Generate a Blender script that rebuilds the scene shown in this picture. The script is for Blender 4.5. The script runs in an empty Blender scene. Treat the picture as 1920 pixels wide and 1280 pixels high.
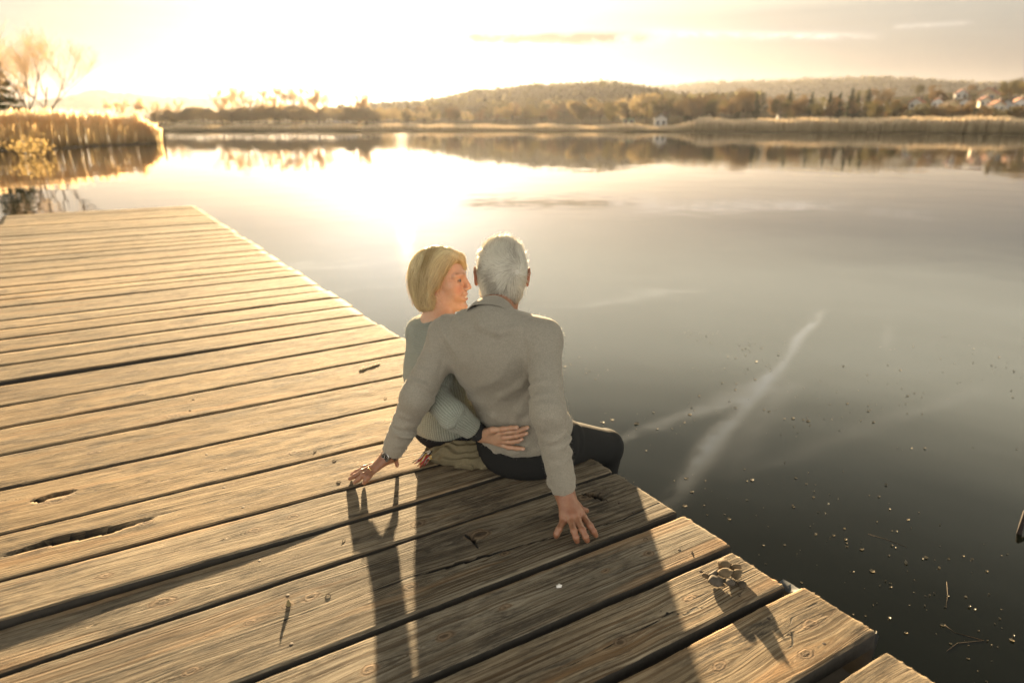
import bpy, math, random
import numpy as np
from mathutils import Vector, Matrix

# ------------------------------------------------------------------ camera, sky, sun, exposure
scene = bpy.context.scene
COL = scene.collection
CAM_H = 1.2
PITCH, YAW = math.radians(17.299), math.radians(31.324)
cam_data = bpy.data.cameras.new('camera')
cam_data.sensor_width = 36.0
cam_data.lens = 1310.0 / 1920.0 * 36.0
cam_data.clip_start = 0.05
cam_data.clip_end = 30000.0
cam_data.dof.use_dof = True
cam_data.dof.focus_distance = 2.25
cam_data.dof.aperture_fstop = 2.2
cam = bpy.data.objects.new('camera', cam_data)
COL.objects.link(cam)
cam.location = (0, 0, CAM_H)
cam.rotation_euler = (math.pi / 2 - PITCH, 0, -YAW)
scene.camera = cam

SUN_AZ, SUN_EL = math.radians(22.7), math.radians(6.4)     # azimuth clockwise from +Y
SUN_DIR = Vector((math.sin(SUN_AZ) * math.cos(SUN_EL), math.cos(SUN_AZ) * math.cos(SUN_EL), math.sin(SUN_EL)))
sun_data = bpy.data.lights.new('sun', 'SUN')
sun_data.energy = 5.0
sun_data.angle = math.radians(0.9)
sun_data.color = (1.0, 0.73, 0.41)
sun = bpy.data.objects.new('sun', sun_data)
COL.objects.link(sun)
sun.rotation_euler = SUN_DIR.to_track_quat('Z', 'Y').to_euler()
sun.location = (0, 0, 50)

scene.view_settings.view_transform = 'Standard'
scene.view_settings.look = 'None'
scene.view_settings.gamma = 1.0
scene.view_settings.use_curve_mapping = False
scene.view_settings.exposure = EXPOSURE = 2.84
scene.cycles.volume_bounces = 0
scene.cycles.max_bounces = 16
scene.cycles.diffuse_bounces = 12
scene.cycles.transmission_bounces = 12
scene.cycles.glossy_bounces = 4
scene.cycles.sample_clamp_indirect = 4.0
scene.cycles.use_denoising = True


class NT:
    """small helper for building node trees"""
    def __init__(self, tree):
        self.t = tree
        self.n = tree.nodes
        self.l = tree.links

    def node(self, kind, ins=None, **props):
        n = self.n.new(kind)
        for k, v in props.items():
            setattr(n, k, v)
        for k, v in (ins or {}).items():
            self.set(n, k, v)
        return n

    def set(self, n, k, v):
        s = n.inputs[k]
        if isinstance(v, bpy.types.NodeSocket):
            self.l.new(v, s)
        elif isinstance(v, bpy.types.Node):
            self.l.new(v.outputs[0], s)
        else:
            if hasattr(s.default_value, '__len__') and not hasattr(v, '__len__'):
                v = (v,) * len(s.default_value)
            if hasattr(s.default_value, '__len__') and len(s.default_value) == 4 and len(v) == 3:
                v = (*v, 1)
            s.default_value = v

    def m(self, op, a, b=None, c=None, clamp=False):
        n = self.node('ShaderNodeMath', operation=op, use_clamp=clamp)
        for i, v in enumerate((a, b, c)):
            if v is not None:
                self.set(n, i, v)
        return n.outputs[0]

    def v(self, op, a, b=None):
        n = self.node('ShaderNodeVectorMath', operation=op)
        self.set(n, 0, a)
        if b is not None:
            self.set(n, 3 if op == 'SCALE' else 1, b)
        return n.outputs['Value'] if op in ('DOT_PRODUCT', 'LENGTH', 'DISTANCE') else n.outputs['Vector']

    def xyz(self, x, y, z):
        return self.node('ShaderNodeCombineXYZ', {0: x, 1: y, 2: z}).outputs[0]

    def sep(self, v):
        return self.node('ShaderNodeSeparateXYZ', {0: v}).outputs

    def noise(self, vec, scale=1.0, detail=3.0, rough=0.55, dist=0.0):
        return self.node('ShaderNodeTexNoise', {'Vector': vec, 'Scale': scale, 'Detail': detail, 'Roughness': rough, 'Distortion': dist}).outputs[0]

    def ramp(self, fac, *stops):
        n = self.node('ShaderNodeValToRGB', {0: fac})
        cr = n.color_ramp
        while len(cr.elements) < len(stops):
            cr.elements.new(0.5)
        for e, (p, c) in zip(cr.elements, stops):
            e.position = p
            e.color = (c, c, c, 1) if not hasattr(c, '__len__') else (*c, 1)[:4]
        return n.outputs[0]

    def lerp(self, fac, a, b, blend='MIX'):
        n = self.node('ShaderNodeMix', data_type='RGBA', blend_type=blend)
        self.set(n, 0, fac)
        self.set(n, 6, a)
        self.set(n, 7, b)
        return n.outputs[2]

    def mapr(self, v, a, b, c=0.0, d=1.0):
        return self.node('ShaderNodeMapRange', {0: v, 1: a, 2: b, 3: c, 4: d}).outputs[0]

    def attr(self, name, out='Fac'):
        return self.node('ShaderNodeAttribute', attribute_name=name).outputs[out]


# ---- world: Nishita sky, thin cloud veil, streak clouds and condensation trails
world = bpy.data.worlds.new('World')
scene.world = world
world.use_nodes = True
w = NT(world.node_tree)
w.n.clear()
sky = w.node('ShaderNodeTexSky', sky_type='NISHITA', sun_disc=False, sun_elevation=SUN_EL, sun_rotation=SUN_AZ,
             air_density=1.0, dust_density=2.0, ozone_density=1.0, altitude=200)
gen = w.node('ShaderNodeTexCoord').outputs['Generated']
dirv = w.v('NORMALIZE', gen)
dx, dy, dz = w.sep(dirv)
dzc = w.m('MAXIMUM', dz, 0.02)
plane = w.xyz(w.m('DIVIDE', dx, dzc), w.m('DIVIDE', dy, dzc), 0.0)
sdot = w.m('MAXIMUM', w.v('DOT_PRODUCT', dirv, tuple(SUN_DIR)), 0.0)
# desaturate the blue towards the pale warm sky of a thinly veiled evening
lum = w.node('ShaderNodeRGBToBW', {0: sky.outputs[0]}).outputs[0]
veil_col = w.v('MULTIPLY', w.xyz(lum, lum, lum), (1.06, 0.99, 0.86))
base = w.v('SCALE', w.lerp(0.66, sky.outputs[0], veil_col), 0.022)
# thin evening veil: palest a hand above the horizon, thinning out towards the zenith (values as they print)
veil = w.ramp(dz, (0.0, (.05, .06, .08)), (.07, (.07, .08, .10)), (.13, (.24, .245, .23)), (.21, (1.24, 1.15, .86)), (.30, (1.72, 1.57, 1.12)),
              (.42, (.66, .64, .50)), (.52, (.27, .27, .22)), (.66, (.11, .12, .115)), (1.0, (.075, .085, .09)))
base = w.v('ADD', base, veil)
# fill glow added to the low sky opposite the sun, brightening backs and hair
bq = w.m('DIVIDE', dz, 0.52)
anti = w.mapr(w.v('DOT_PRODUCT', dirv, tuple(SUN_DIR)), 0.45, -0.5)
anti = w.m('MULTIPLY', anti, w.m('POWER', 2.718, w.m('MULTIPLY', w.m('MULTIPLY', bq, bq), -1.0)))
base = w.v('ADD', base, w.v('SCALE', (1.0, 0.97, 0.89), w.m('MULTIPLY', anti, 1.80)))
# the sun behind thin cloud
glow = w.m('ADD', w.m('MULTIPLY', w.m('POWER', sdot, 150.0), 0.8), w.m('MULTIPLY', w.m('POWER', sdot, 34.0), 0.03))
glow_n = w.noise(plane, 0.35, 5.0, 0.6)
glow = w.m('MULTIPLY', glow, w.mapr(glow_n, 0.25, 0.7, 0.75, 1.2))
base = w.v('ADD', base, w.v('SCALE', (1.0, 1.0, 1.0), glow))
# streaky high cloud
str_v = w.xyz(w.m('MULTIPLY', w.m('ARCTAN2', dx, dy), 5.0), w.m('MULTIPLY', dz, 55.0), 0.3)
stn = w.noise(str_v, 1.0, 6.0, 0.6, 0.6)
st = w.ramp(stn, (0.45, 0.0), (0.72, 1.0))
base = w.lerp(w.m('MULTIPLY', st, 0.20), base, w.v('SCALE', base, 1.35))
st2 = w.ramp(w.noise(w.v('ADD', str_v, (7.0, 3.0, 1.0)), 0.8, 6.0, 0.6, 0.5), (0.5, 0.0), (0.75, 1.0))
base = w.lerp(w.m('MULTIPLY', st2, 0.30), base, w.v('MULTIPLY', base, (0.80, 0.78, 0.78)))


def streak(base, p1, p2, w1, w2, strength, col, seed, space=plane, nscale=2.5, wob=0.08):
    """a soft-edged cloud streak between two points of a coordinate plane"""
    ax, ay = p1
    bx, by = p2
    L = math.hypot(bx - ax, by - ay)
    ex, ey = (bx - ax) / L, (by - ay) / L
    rel = w.v('SUBTRACT', space, (ax, ay, 0))
    t = w.m('DIVIDE', w.v('DOT_PRODUCT', rel, (ex, ey, 0)), L)
    s = w.v('DOT_PRODUCT', rel, (-ey, ex, 0))
    nv = w.xyz(w.m('MULTIPLY', t, L * nscale), w.m('MULTIPLY', s, nscale * 2.2), seed)
    nn = w.noise(nv, 1.0, 6.0, 0.65, 0.4)
    s = w.m('ADD', s, w.m('MULTIPLY', w.m('SUBTRACT', nn, 0.5), wob))
    wid = w.m('ADD', w1, w.m('MULTIPLY', t, w2 - w1))
    q = w.m('DIVIDE', s, wid)
    side = w.m('POWER', 2.718, w.m('MULTIPLY', w.m('MULTIPLY', q, q), -1.0))
    ends = w.m('MULTIPLY', w.mapr(t, -0.04, 0.08), w.mapr(t, 1.05, 0.8))
    k = w.m('MULTIPLY', w.m('MULTIPLY', side, ends), w.m('MULTIPLY', w.mapr(nn, 0.28, 0.66), strength), clamp=True)
    return w.lerp(k, base, col)


AE = w.xyz(w.m('ARCTAN2', dx, dy), w.m('MULTIPLY', w.m('ARCSINE', dz), 1.0), 0.0)
R = math.radians
# grey bar cloud with a bright rim and its ragged tail, low in the sky
base = streak(base, (R(26.5), R(6.0)), (R(44.0), R(6.1)), 0.0095, 0.0090, 0.9, (.75, .74, .72), 1.0, AE, 30.0, 0.006)
base = streak(base, (R(27.5), R(6.15)), (R(42.0), R(6.1)), 0.0066, 0.0062, 1.9, (.04, .04, .045), 2.0, AE, 30.0, 0.004)
base = streak(base, (R(41.0), R(6.5)), (R(57.0), R(5.7)), 0.0055, 0.0030, 0.9, (.85, .80, .74), 3.0, AE, 40.0, 0.010)
base = streak(base, (R(58.0), R(6.2)), (R(62.5), R(6.2)), 0.0024, 0.0022, 0.6, (.75, .71, .66), 4.0, AE, 40.0, 0.004)
# condensation trails higher up (they mirror in the lake)
TR = (3.9, 3.3, 2.35)
base = streak(base, (3.40, 2.30), (1.18, 1.20), 0.018, 0.034, 1.0, TR, 5.0, plane, 4.5, 0.09)
base = streak(base, (2.45, 1.72), (1.50, 1.28), 0.03, 0.07, 0.22, TR, 5.5, plane, 4.0, 0.08)
base = streak(base, (1.36, 1.60), (2.40, 1.74), 0.012, 0.075, 0.70, TR, 6.0, plane, 3.5, 0.06)
base = streak(base, (1.55, 1.23), (3.10, 1.27), 0.04, 0.04, 0.14, TR, 7.0, plane, 2.5, 0.10)
base = streak(base, (3.45, 1.95), (3.05, 1.72), 0.02, 0.03, 0.25, TR, 7.5, plane, 2.5, 0.10)
base = streak(base, (2.0, 3.20), (3.3, 3.04), 0.05, 0.06, 0.35, TR, 8.0, plane, 1.5, 0.15)
base = streak(base, (1.2, 5.06), (2.3, 5.16), 0.07, 0.05, 0.40, TR, 9.0, plane, 1.0, 0.2)
base = streak(base, (1.2, 4.2), (2.3, 4.0), 0.05, 0.05, 0.35, TR, 9.5, plane, 1.0, 0.2)
# highlights roll off softly towards the sun
SKY_GAIN, SKY_MAX = 2.8, 2.6 * 2.8
ch = []
for q in w.sep(w.v('SCALE', base, SKY_GAIN)):
    ch.append(w.m('DIVIDE', q, w.m('POWER', w.m('ADD', 1.0, w.m('POWER', w.m('DIVIDE', q, SKY_MAX), 3.0)), 1 / 3.0)))
bg = w.node('ShaderNodeBackground', {0: w.xyz(*ch), 1: 0.055})
wo = w.node('ShaderNodeOutputWorld')
w.l.new(bg.outputs[0], wo.inputs[0])


# ------------------------------------------------------------------ helpers
def mat(name):
    m = bpy.data.materials.new(name)
    m.use_nodes = True
    t = NT(m.node_tree)
    b = m.node_tree.nodes['Principled BSDF']
    return m, t, b


def simple(name, col, rough=0.7, metal=0.0, var=0.0, scale=20.0, bump=0.0, spec=0.5, trans=None):
    m, t, b = mat(name)
    t.set(b, 'Roughness', rough)
    t.set(b, 'Metallic', metal)
    t.set(b, 'Specular IOR Level', spec)
    co = t.node('ShaderNodeTexCoord').outputs['Object']
    if var or bump:
        n = t.noise(co, scale, 4.0, 0.6)
        t.set(b, 'Base Color', t.lerp(t.mapr(n, 0.25, 0.75), tuple(c * (1 - var) for c in col), tuple(min(1, c * (1 + var)) for c in col)))
        if bump:
            t.set(b, 'Normal', t.node('ShaderNodeBump', {'Strength': 1.0, 'Distance': bump, 'Height': n}).outputs[0])
    else:
        t.set(b, 'Base Color', col)
    if trans:
        tr = t.node('ShaderNodeBsdfTranslucent', {0: trans[1]})
        mx = t.node('ShaderNodeMixShader', {0: trans[0]})
        t.l.new(b.outputs[0], mx.inputs[1])
        t.l.new(tr.outputs[0], mx.inputs[2])
        t.l.new(mx.outputs[0], m.node_tree.nodes['Material Output'].inputs[0])
    return m


def mesh(name, V, F, m=None, smooth=False, attrs=None):
    """a mesh datablock from arrays; F may mix triangles and quads"""
    me = bpy.data.meshes.new(name)
    V = np.asarray(V, np.float32)
    if isinstance(F, np.ndarray):
        n, k = F.shape
        me.vertices.add(len(V))
        me.vertices.foreach_set('co', V.ravel())
        me.loops.add(n * k)
        me.loops.foreach_set('vertex_index', F.astype(np.int32).ravel())
        me.polygons.add(n)
        me.polygons.foreach_set('loop_start', np.arange(0, n * k, k, dtype=np.int32))
        me.update(calc_edges=True)
    else:
        me.from_pydata([tuple(map(float, v)) for v in V], [], [tuple(int(i) for i in f) for f in F])
    for an, (kind, data) in (attrs or {}).items():
        a = me.attributes.new(an, kind, 'POINT')
        key = 'value' if kind == 'FLOAT' else ('color' if 'COLOR' in kind else 'vector')
        a.data.foreach_set(key, np.asarray(data, np.float32).ravel())
    if smooth:
        me.polygons.foreach_set('use_smooth', np.ones(len(me.polygons), bool))
    if m:
        me.materials.append(m)
    me.validate()
    return me


def link(name, data, parent=None, loc=None, **props):
    o = bpy.data.objects.new(name, data)
    COL.objects.link(o)
    if parent is not None:
        o.parent = parent
    if loc is not None:
        o.location = loc
    for k, v in props.items():
        o[k] = v
    return o


def thing(name, label, cat, loc=(0, 0, 0), group=None, data=None, rz=0.0):
    o = link(name, data, None, loc, label=label, category=cat)
    o.rotation_euler = (0, 0, rz)
    if group:
        o['group'] = group
    return o


class MB:
    """collects simple solids into one mesh"""
    def __init__(self):
        self.V = []
        self.F = []

    def add(self, V, F):
        n = len(self.V)
        self.V += [tuple(v) for v in V]
        self.F += [tuple(i + n for i in f) for f in F]
        return self

    def box(self, x0, x1, y0, y1, z0, z1):
        V = [(x, y, z) for z in (z0, z1) for y in (y0, y1) for x in (x0, x1)]
        return self.add(V, [(0, 2, 3, 1), (4, 5, 7, 6), (0, 1, 5, 4), (2, 6, 7, 3), (0, 4, 6, 2), (1, 3, 7, 5)])

    def tube(self, pts, rad, seg=6, cap=True):
        pts = [Vector(p) for p in pts]
        rad = rad if hasattr(rad, '__len__') else [rad] * len(pts)
        V, F = [], []
        ref = None
        for i, p in enumerate(pts):
            d = (pts[min(i + 1, len(pts) - 1)] - pts[max(i - 1, 0)]).normalized()
            if ref is None:
                ref = d.orthogonal().normalized()
            u = (ref - d * ref.dot(d)).normalized()
            ref = u
            v = d.cross(u)
            for k in range(seg):
                a = 2 * math.pi * k / seg
                V.append(p + (u * math.cos(a) + v * math.sin(a)) * rad[i])
        for i in range(len(pts) - 1):
            for k in range(seg):
                k2 = (k + 1) % seg
                F.append((i * seg + k, i * seg + k2, (i + 1) * seg + k2, (i + 1) * seg + k))
        if cap:
            F.append(tuple(range(seg))[::-1])
            F.append(tuple((len(pts) - 1) * seg + k for k in range(seg)))
        return self.add(V, F)

    def mesh(self, name, m=None, smooth=False):
        return mesh(name, self.V, self.F, m, smooth)
# ------------------------------------------------------------------ terrain, water, haze
WATER_Z = -0.5
VIEW_AZ = YAW
K_AZ = 1310.0 / math.cos(PITCH)


def px_az(u):
    """azimuth (from +Y) of a horizon direction, and its stretch"""
    return VIEW_AZ + math.atan((u - 960.0) / 1310.0 * math.cos(PITCH))


def polar(u, dist):
    a = px_az(u)
    return dist * math.sin(a), dist * math.cos(a)


def rise(u, v, dist):
    """height above the lake of something at distance dist that stands this far over the horizon"""
    a = math.atan((u - 960.0) / 1310.0 * math.cos(PITCH))
    return CAM_H - WATER_Z + dist * (232.0 - v) / K_AZ * math.cos(a)


rng = np.random.default_rng(7)


def vnoise(x, seed=0):
    """smooth 1-D value noise in -1..1"""
    x = np.asarray(x, float)
    i = np.floor(x).astype(np.int64)
    f = x - i
    f = f * f * (3 - 2 * f)

    def hsh(k):
        s = np.sin(k * 127.1 + seed * 311.7) * 43758.5453
        return (s - np.floor(s)) * 2 - 1
    return hsh(i) * (1 - f) + hsh(i + 1) * f


def vnoise2(x, y, seed=0):
    x = np.asarray(x, float)
    y = np.asarray(y, float)
    i, j = np.floor(x), np.floor(y)
    f, g = x - i, y - j
    f = f * f * (3 - 2 * f)
    g = g * g * (3 - 2 * g)

    def hsh(a, b):
        s = np.sin(a * 127.1 + b * 269.5 + seed * 311.7) * 43758.5453
        return (s - np.floor(s)) * 2 - 1
    return (hsh(i, j) * (1 - f) + hsh(i + 1, j) * f) * (1 - g) + (hsh(i, j + 1) * (1 - f) + hsh(i + 1, j + 1) * f) * g


def lerp_px(u, pts):
    return np.interp(u, [p[0] for p in pts], [p[1] for p in pts])


CENTRE_HILL = [(500, 226), (640, 212), (700, 203), (760, 199), (830, 191), (890, 178), (960, 173), (1000, 168), (1060, 167), (1130, 162), (1180, 168), (1230, 177), (1290, 190), (1360, 203), (1450, 216), (1560, 228)]
FAR_RIDGE = [(900, 215), (1000, 195), (1100, 178), (1230, 166), (1300, 161), (1400, 157), (1500, 154), (1620, 150), (1700, 154), (1800, 160), (1860, 163), (1920, 161), (2050, 163), (2200, 170), (2400, 190)]
MOUNT_D = 1950.0
RIDGE_D = 1150.0
MOUNTAIN = [(-400, 205), (-100, 196), (0, 194), (80, 190), (130, 184), (190, 170), (230, 176), (300, 182), (380, 184), (480, 192), (600, 200), (700, 210), (900, 222)]
SHORE_D = [(-600, 260), (300, 215), (700, 200), (1000, 185), (1230, 172), (1600, 165), (1920, 160), (2600, 150)]


def shore_dist(u):
    return lerp_px(u, SHORE_D)


def terrain_h(u, d):
    """height of the land above the lake at picture column u and distance d"""
    s = shore_dist(u)
    t = d - s
    h = np.where(t < 0, np.maximum(t * 0.12, -2.0), np.minimum(t * 0.10, 0.5 + t * 0.012))
    slope = lerp_px(u, [(700, 0.0), (1100, 0.015), (1500, 0.030), (1750, 0.050), (2000, 0.06)])
    h = h + np.clip(t - 25, 0, 260) * slope
    a = np.arctan((u - 960.0) / 1310.0 * math.cos(PITCH))
    hill = np.maximum(520 * (220 - lerp_px(u, CENTRE_HILL)) / K_AZ * np.cos(a), 0)
    h = np.maximum(h, hill * np.exp(-((d - 520) / 135.0) ** 2))
    rid = np.maximum(RIDGE_D * (223 - lerp_px(u, FAR_RIDGE)) / K_AZ * np.cos(a), 0)
    h = np.maximum(h, rid * np.exp(-((d - RIDGE_D) / 250.0) ** 2))
    mo = np.maximum(MOUNT_D * (232 - lerp_px(u, MOUNTAIN)) / K_AZ * np.cos(a), 0)
    return np.maximum(h, mo * np.exp(-((d - MOUNT_D) / 300.0) ** 2))


us = np.concatenate([np.linspace(-2600, -420, 40), np.linspace(-400, 2400, 420), np.linspace(2420, 5000, 40)])
ds = np.concatenate([np.linspace(140, 330, 60), np.linspace(336, 700, 60), np.linspace(710, 1700, 60), np.linspace(1710, 2350, 20)])
U, D = np.meshgrid(us, ds)
Hh = terrain_h(U, D)
Hh += np.where(D > 800, vnoise2(U / 9.0, D / 120.0, 3) * 4.0 + vnoise2(U / 3.1, D / 60.0, 4) * 3.0, 0) * (Hh > 20) * 0.7
A = VIEW_AZ + np.arctan((U - 960.0) / 1310.0 * math.cos(PITCH))
V = np.stack([D * np.sin(A), D * np.cos(A), Hh + WATER_Z], -1).reshape(-1, 3)
nu, nd = len(us), len(ds)
ii = (np.arange(nd - 1)[:, None] * nu + np.arange(nu - 1)[None, :]).ravel()
F = np.stack([ii, ii + nu, ii + nu + 1, ii + 1], -1)[:, ::-1]

mt, t, b = mat('wooded land')
co = t.node('ShaderNodeTexCoord').outputs['Object']
n1 = t.noise(co, 0.02, 5.0, 0.65)
n2 = t.noise(co, 0.11, 4.0, 0.7)
c = t.ramp(n1, (0.3, (0.050, 0.045, 0.022)), (0.5, (0.085, 0.070, 0.034)), (0.7, (0.12, 0.095, 0.05)))
t.set(b, 'Base Color', t.lerp(t.mapr(n2, 0.3, 0.7), c, t.v('SCALE', c, 0.5)))
t.set(b, 'Roughness', 1.0)
t.set(b, 'Specular IOR Level', 0.0)
link('far_shore_land', mesh('far_shore_land', V, F, mt, True), kind='structure')

# water: one sheet under everything, nearly still
mw, t, b = mat('lake water')
co = t.node('ShaderNodeTexCoord').outputs['Object']
t.set(b, 'Base Color', (0.004, 0.005, 0.003))
t.set(b, 'IOR', 1.37)
t.set(b, 'Roughness', 0.018)
x, y, z = t.sep(co)
rp = t.xyz(x, t.m('MULTIPLY', y, 1.0), z)
wn = t.noise(rp, 0.55, 2.0, 0.5)
wn2 = t.noise(rp, 3.2, 2.0, 0.5)
calm = t.mapr(t.noise(rp, 0.07, 2.0, 0.5), 0.35, 0.65, 0.15, 1.0)
hgt = t.m('ADD', t.m('MULTIPLY', wn, 0.008), t.m('MULTIPLY', t.m('MULTIPLY', wn2, calm), 0.0010))
t.set(b, 'Normal', t.node('ShaderNodeBump', {'Strength': 1.0, 'Distance': 1.0, 'Height': hgt}).outputs[0])
Wv = [(-2450, -50, WATER_Z), (2450, -50, WATER_Z), (2450, 2450, WATER_Z), (-2450, 2450, WATER_Z)]
link('lake_water', mesh('lake_water', Wv, [(0, 1, 2, 3)], mw), kind='structure')
mb_, t, b = mat('lake bed mud')
t.set(b, 'Base Color', (0.03, 0.03, 0.02))
link('lake_bed', mesh('lake_bed', [(x, y, WATER_Z - 2.2) for x, y, z in Wv], [(0, 1, 2, 3)], mb_), kind='structure')

# evening haze over the lake
hz = bpy.data.materials.new('evening haze')
hz.use_nodes = True
t = NT(hz.node_tree)
t.n.clear()
pv = t.node('ShaderNodeVolumePrincipled', {'Color': (0.90, 0.90, 0.98), 'Density': 0.000072, 'Anisotropy': 0.56})
ho = t.node('ShaderNodeOutputMaterial')
t.l.new(pv.outputs[0], ho.inputs['Volume'])
mbx = MB().box(-2500, 2500, -60, 2500, WATER_Z - 3.4, 108)
link('haze', mbx.mesh('haze', hz), kind='stuff')
# ------------------------------------------------------------------ reeds, trees and houses round the lake
def leafy(name, col, var, trans, tcol):
    m, t, b = mat(name)
    co = t.node('ShaderNodeTexCoord').outputs['Object']
    n = t.noise(co, 1.3, 3.0, 0.6)
    rnd = t.node('ShaderNodeObjectInfo').outputs['Random']
    c = t.lerp(t.mapr(n, 0.3, 0.7), tuple(v * (1 - var) for v in col), tuple(v * (1 + var) for v in col))
    c = t.lerp(rnd, t.v('MULTIPLY', c, (0.80, 0.86, 0.85)), t.v('MULTIPLY', c, (1.2, 1.08, 1.0)))
    t.set(b, 'Base Color', c)
    t.set(b, 'Roughness', 0.9)
    t.set(b, 'Specular IOR Level', 0.1)
    tr = t.node('ShaderNodeBsdfTranslucent', {0: tcol})
    mx = t.node('ShaderNodeMixShader', {0: trans})
    t.l.new(b.outputs[0], mx.inputs[1])
    t.l.new(tr.outputs[0], mx.inputs[2])
    t.l.new(mx.outputs[0], m.node_tree.nodes['Material Output'].inputs[0])
    return m


M_BARK = simple('grey brown bark', (0.085, 0.062, 0.042), 0.95, 0, 0.3, 3, 0, 0.1)
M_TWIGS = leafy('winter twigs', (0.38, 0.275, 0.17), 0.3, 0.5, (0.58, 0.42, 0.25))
M_TWIGS_FAR = leafy('haze-pale far twigs', (0.46, 0.35, 0.22), 0.2, 0.55, (0.70, 0.52, 0.32))  # haze veil painted in: a paler copy of the near twigs
M_BROWN = leafy('brown winter foliage', (0.140, 0.100, 0.055), 0.35, 0.3, (0.24, 0.16, 0.07))
M_OLIVE = leafy('olive foliage', (0.110, 0.096, 0.044), 0.35, 0.3, (0.19, 0.16, 0.06))
M_CONIF = leafy('dark conifer needles', (0.040, 0.048, 0.022), 0.3, 0.15, (0.06, 0.07, 0.025))
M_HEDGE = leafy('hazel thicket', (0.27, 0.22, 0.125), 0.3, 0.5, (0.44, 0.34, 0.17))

# reeds: tan stems, paler feathery plumes; 'tone' runs from foot to plume
def reed_mat(name, mix, gain):
    m, t, b = mat(name)
    tn = t.attr('tone')
    c = t.ramp(tn, (0.0, (0.15, 0.112, 0.055)), (0.30, (0.38, 0.31, 0.19)), (0.80, (0.50, 0.40, 0.255)), (1.0, (0.62, 0.50, 0.35)))
    t.set(b, 'Base Color', c)
    t.set(b, 'Roughness', 0.9)
    t.set(b, 'Specular IOR Level', 0.1)
    tr = t.node('ShaderNodeBsdfTranslucent', {0: t.v('MULTIPLY', c, (gain, gain * .94, gain * .84))})
    mx = t.node('ShaderNodeMixShader', {0: mix})
    t.l.new(b.outputs[0], mx.inputs[1])
    t.l.new(tr.outputs[0], mx.inputs[2])
    t.l.new(mx.outputs[0], m.node_tree.nodes['Material Output'].inputs[0])
    return m


M_REED = reed_mat('dry reed in thin stands', 0.72, 1.5)
M_REED_FAR = reed_mat('dry reed of the far shore', 0.35, 0.8)


def reed_mesh(name, X, Y, Z, Hh_, wid, rg, plume=.24, m=None):
    n = len(X)
    az = rg.uniform(0, math.pi, n)
    lean = rg.normal(0, .07, (n, 2)) + np.array([[.05, -.03]])
    ux, uy = np.cos(az) * wid, np.sin(az) * wid
    V, T = [], []
    for hfrac, wf_, tone in ((0, .9, 0), (.55, .7, .5), (1 - plume, .45, .72), (1 - plume * .55, 2.2, .95), (1.0, .25, 1.0)):
        cx = X + lean[:, 0] * Hh_ * hfrac ** 2
        cy = Y + lean[:, 1] * Hh_ * hfrac ** 2
        for s in (-1, 1):
            V.append(np.stack([cx + s * ux * wf_, cy + s * uy * wf_, Z + Hh_ * hfrac], -1))
            T.append(np.clip(tone + rg.normal(0, .08, n), 0, 1))
    V = np.stack(V, 1).reshape(-1, 3)
    T = np.stack(T, 1).ravel()
    k = np.arange(n)[:, None] * 10
    F_ = np.concatenate([k + np.array([[2 * i, 2 * i + 1, 2 * i + 3, 2 * i + 2]]) for i in range(4)])
    return mesh(name, V, F_, m or M_REED, False, {'tone': ('FLOAT', T)})


rg = np.random.default_rng(31)
# -- left reed bed on a low spit
LB = [(-700, 330), (-250, 294), (0, 281), (100, 277), (200, 272), (285, 268), (303, 266.5)]


def spit_d(u):
    a = np.arctan((u - 960.0) / 1310.0 * math.cos(PITCH))
    return 1.7 * K_AZ / (lerp_px(u, LB) - 232) / np.cos(a) ** 1


def pol(u, d):
    a = VIEW_AZ + np.arctan((u - 960.0) / 1310.0 * math.cos(PITCH))
    return d * np.sin(a), d * np.cos(a)


nb = 3900
u = 296 - 960 * rg.random(nb) ** 1.25
u = np.where(rg.random(nb) < .15, rg.uniform(255, 299, nb), u)
d = spit_d(u) + 4 * rg.random(nb)
hgt = (2.55 + .28 * vnoise(u / 16, 2) + .16 * vnoise(u / 4.5, 3)) * rg.uniform(.80, 1.03, nb) * np.clip((306 - u) / 46, .30, 1) ** .6
X, Y = pol(u, d)
link('reed_bed', reed_mesh('reed_bed', X, Y, np.full(nb, WATER_Z + .02), hgt, .022 + .018 * rg.random(nb), rg), kind='stuff')
uu = np.linspace(-760, 297, 60)
M_MUD = simple('brown mud bank', (0.09, 0.07, 0.04), .95, 0, .3, 2)
sv = []
for k, off in enumerate((-.8, .3, 3.0, 24.0, 40.0)):
    x_, y_ = pol(uu, spit_d(uu) + off + vnoise(uu / 9, 7) * .35)
    sv.append(np.stack([x_, y_, np.full(60, WATER_Z + (-.25, .05, .22, .25, -.4)[k])], -1))
sv = np.concatenate(sv)
i_ = (np.arange(4)[:, None] * 60 + np.arange(59)[None]).ravel()
link('reed_spit', mesh('reed_spit', sv, np.stack([i_, i_ + 1, i_ + 61, i_ + 60], -1), M_MUD, True), kind='structure')

# -- reed fringe along the far shore
nb = 26000
u = np.concatenate([rg.uniform(1240, 2300, 17000), rg.uniform(560, 1240, 7000), rg.uniform(300, 560, 2000)])
gap = vnoise(u / 38, 12)
d = shore_dist(u) - 3 + 9 * rg.random(nb)
hgt = 2.45 * rg.uniform(.75, 1.05, nb) * np.where(u > 1240, np.clip((u - 1235) / 80, .35, 1) * (1 + .12 * vnoise(u / 55, 5)), .42 + .16 * gap)
X, Y = pol(u, d)
link('shore_reeds', reed_mesh('shore_reeds', X, Y, np.maximum(terrain_h(u, d), 0) + WATER_Z, hgt, .05 + .05 * rg.random(nb), rg, .34, M_REED_FAR), kind='stuff')


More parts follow.
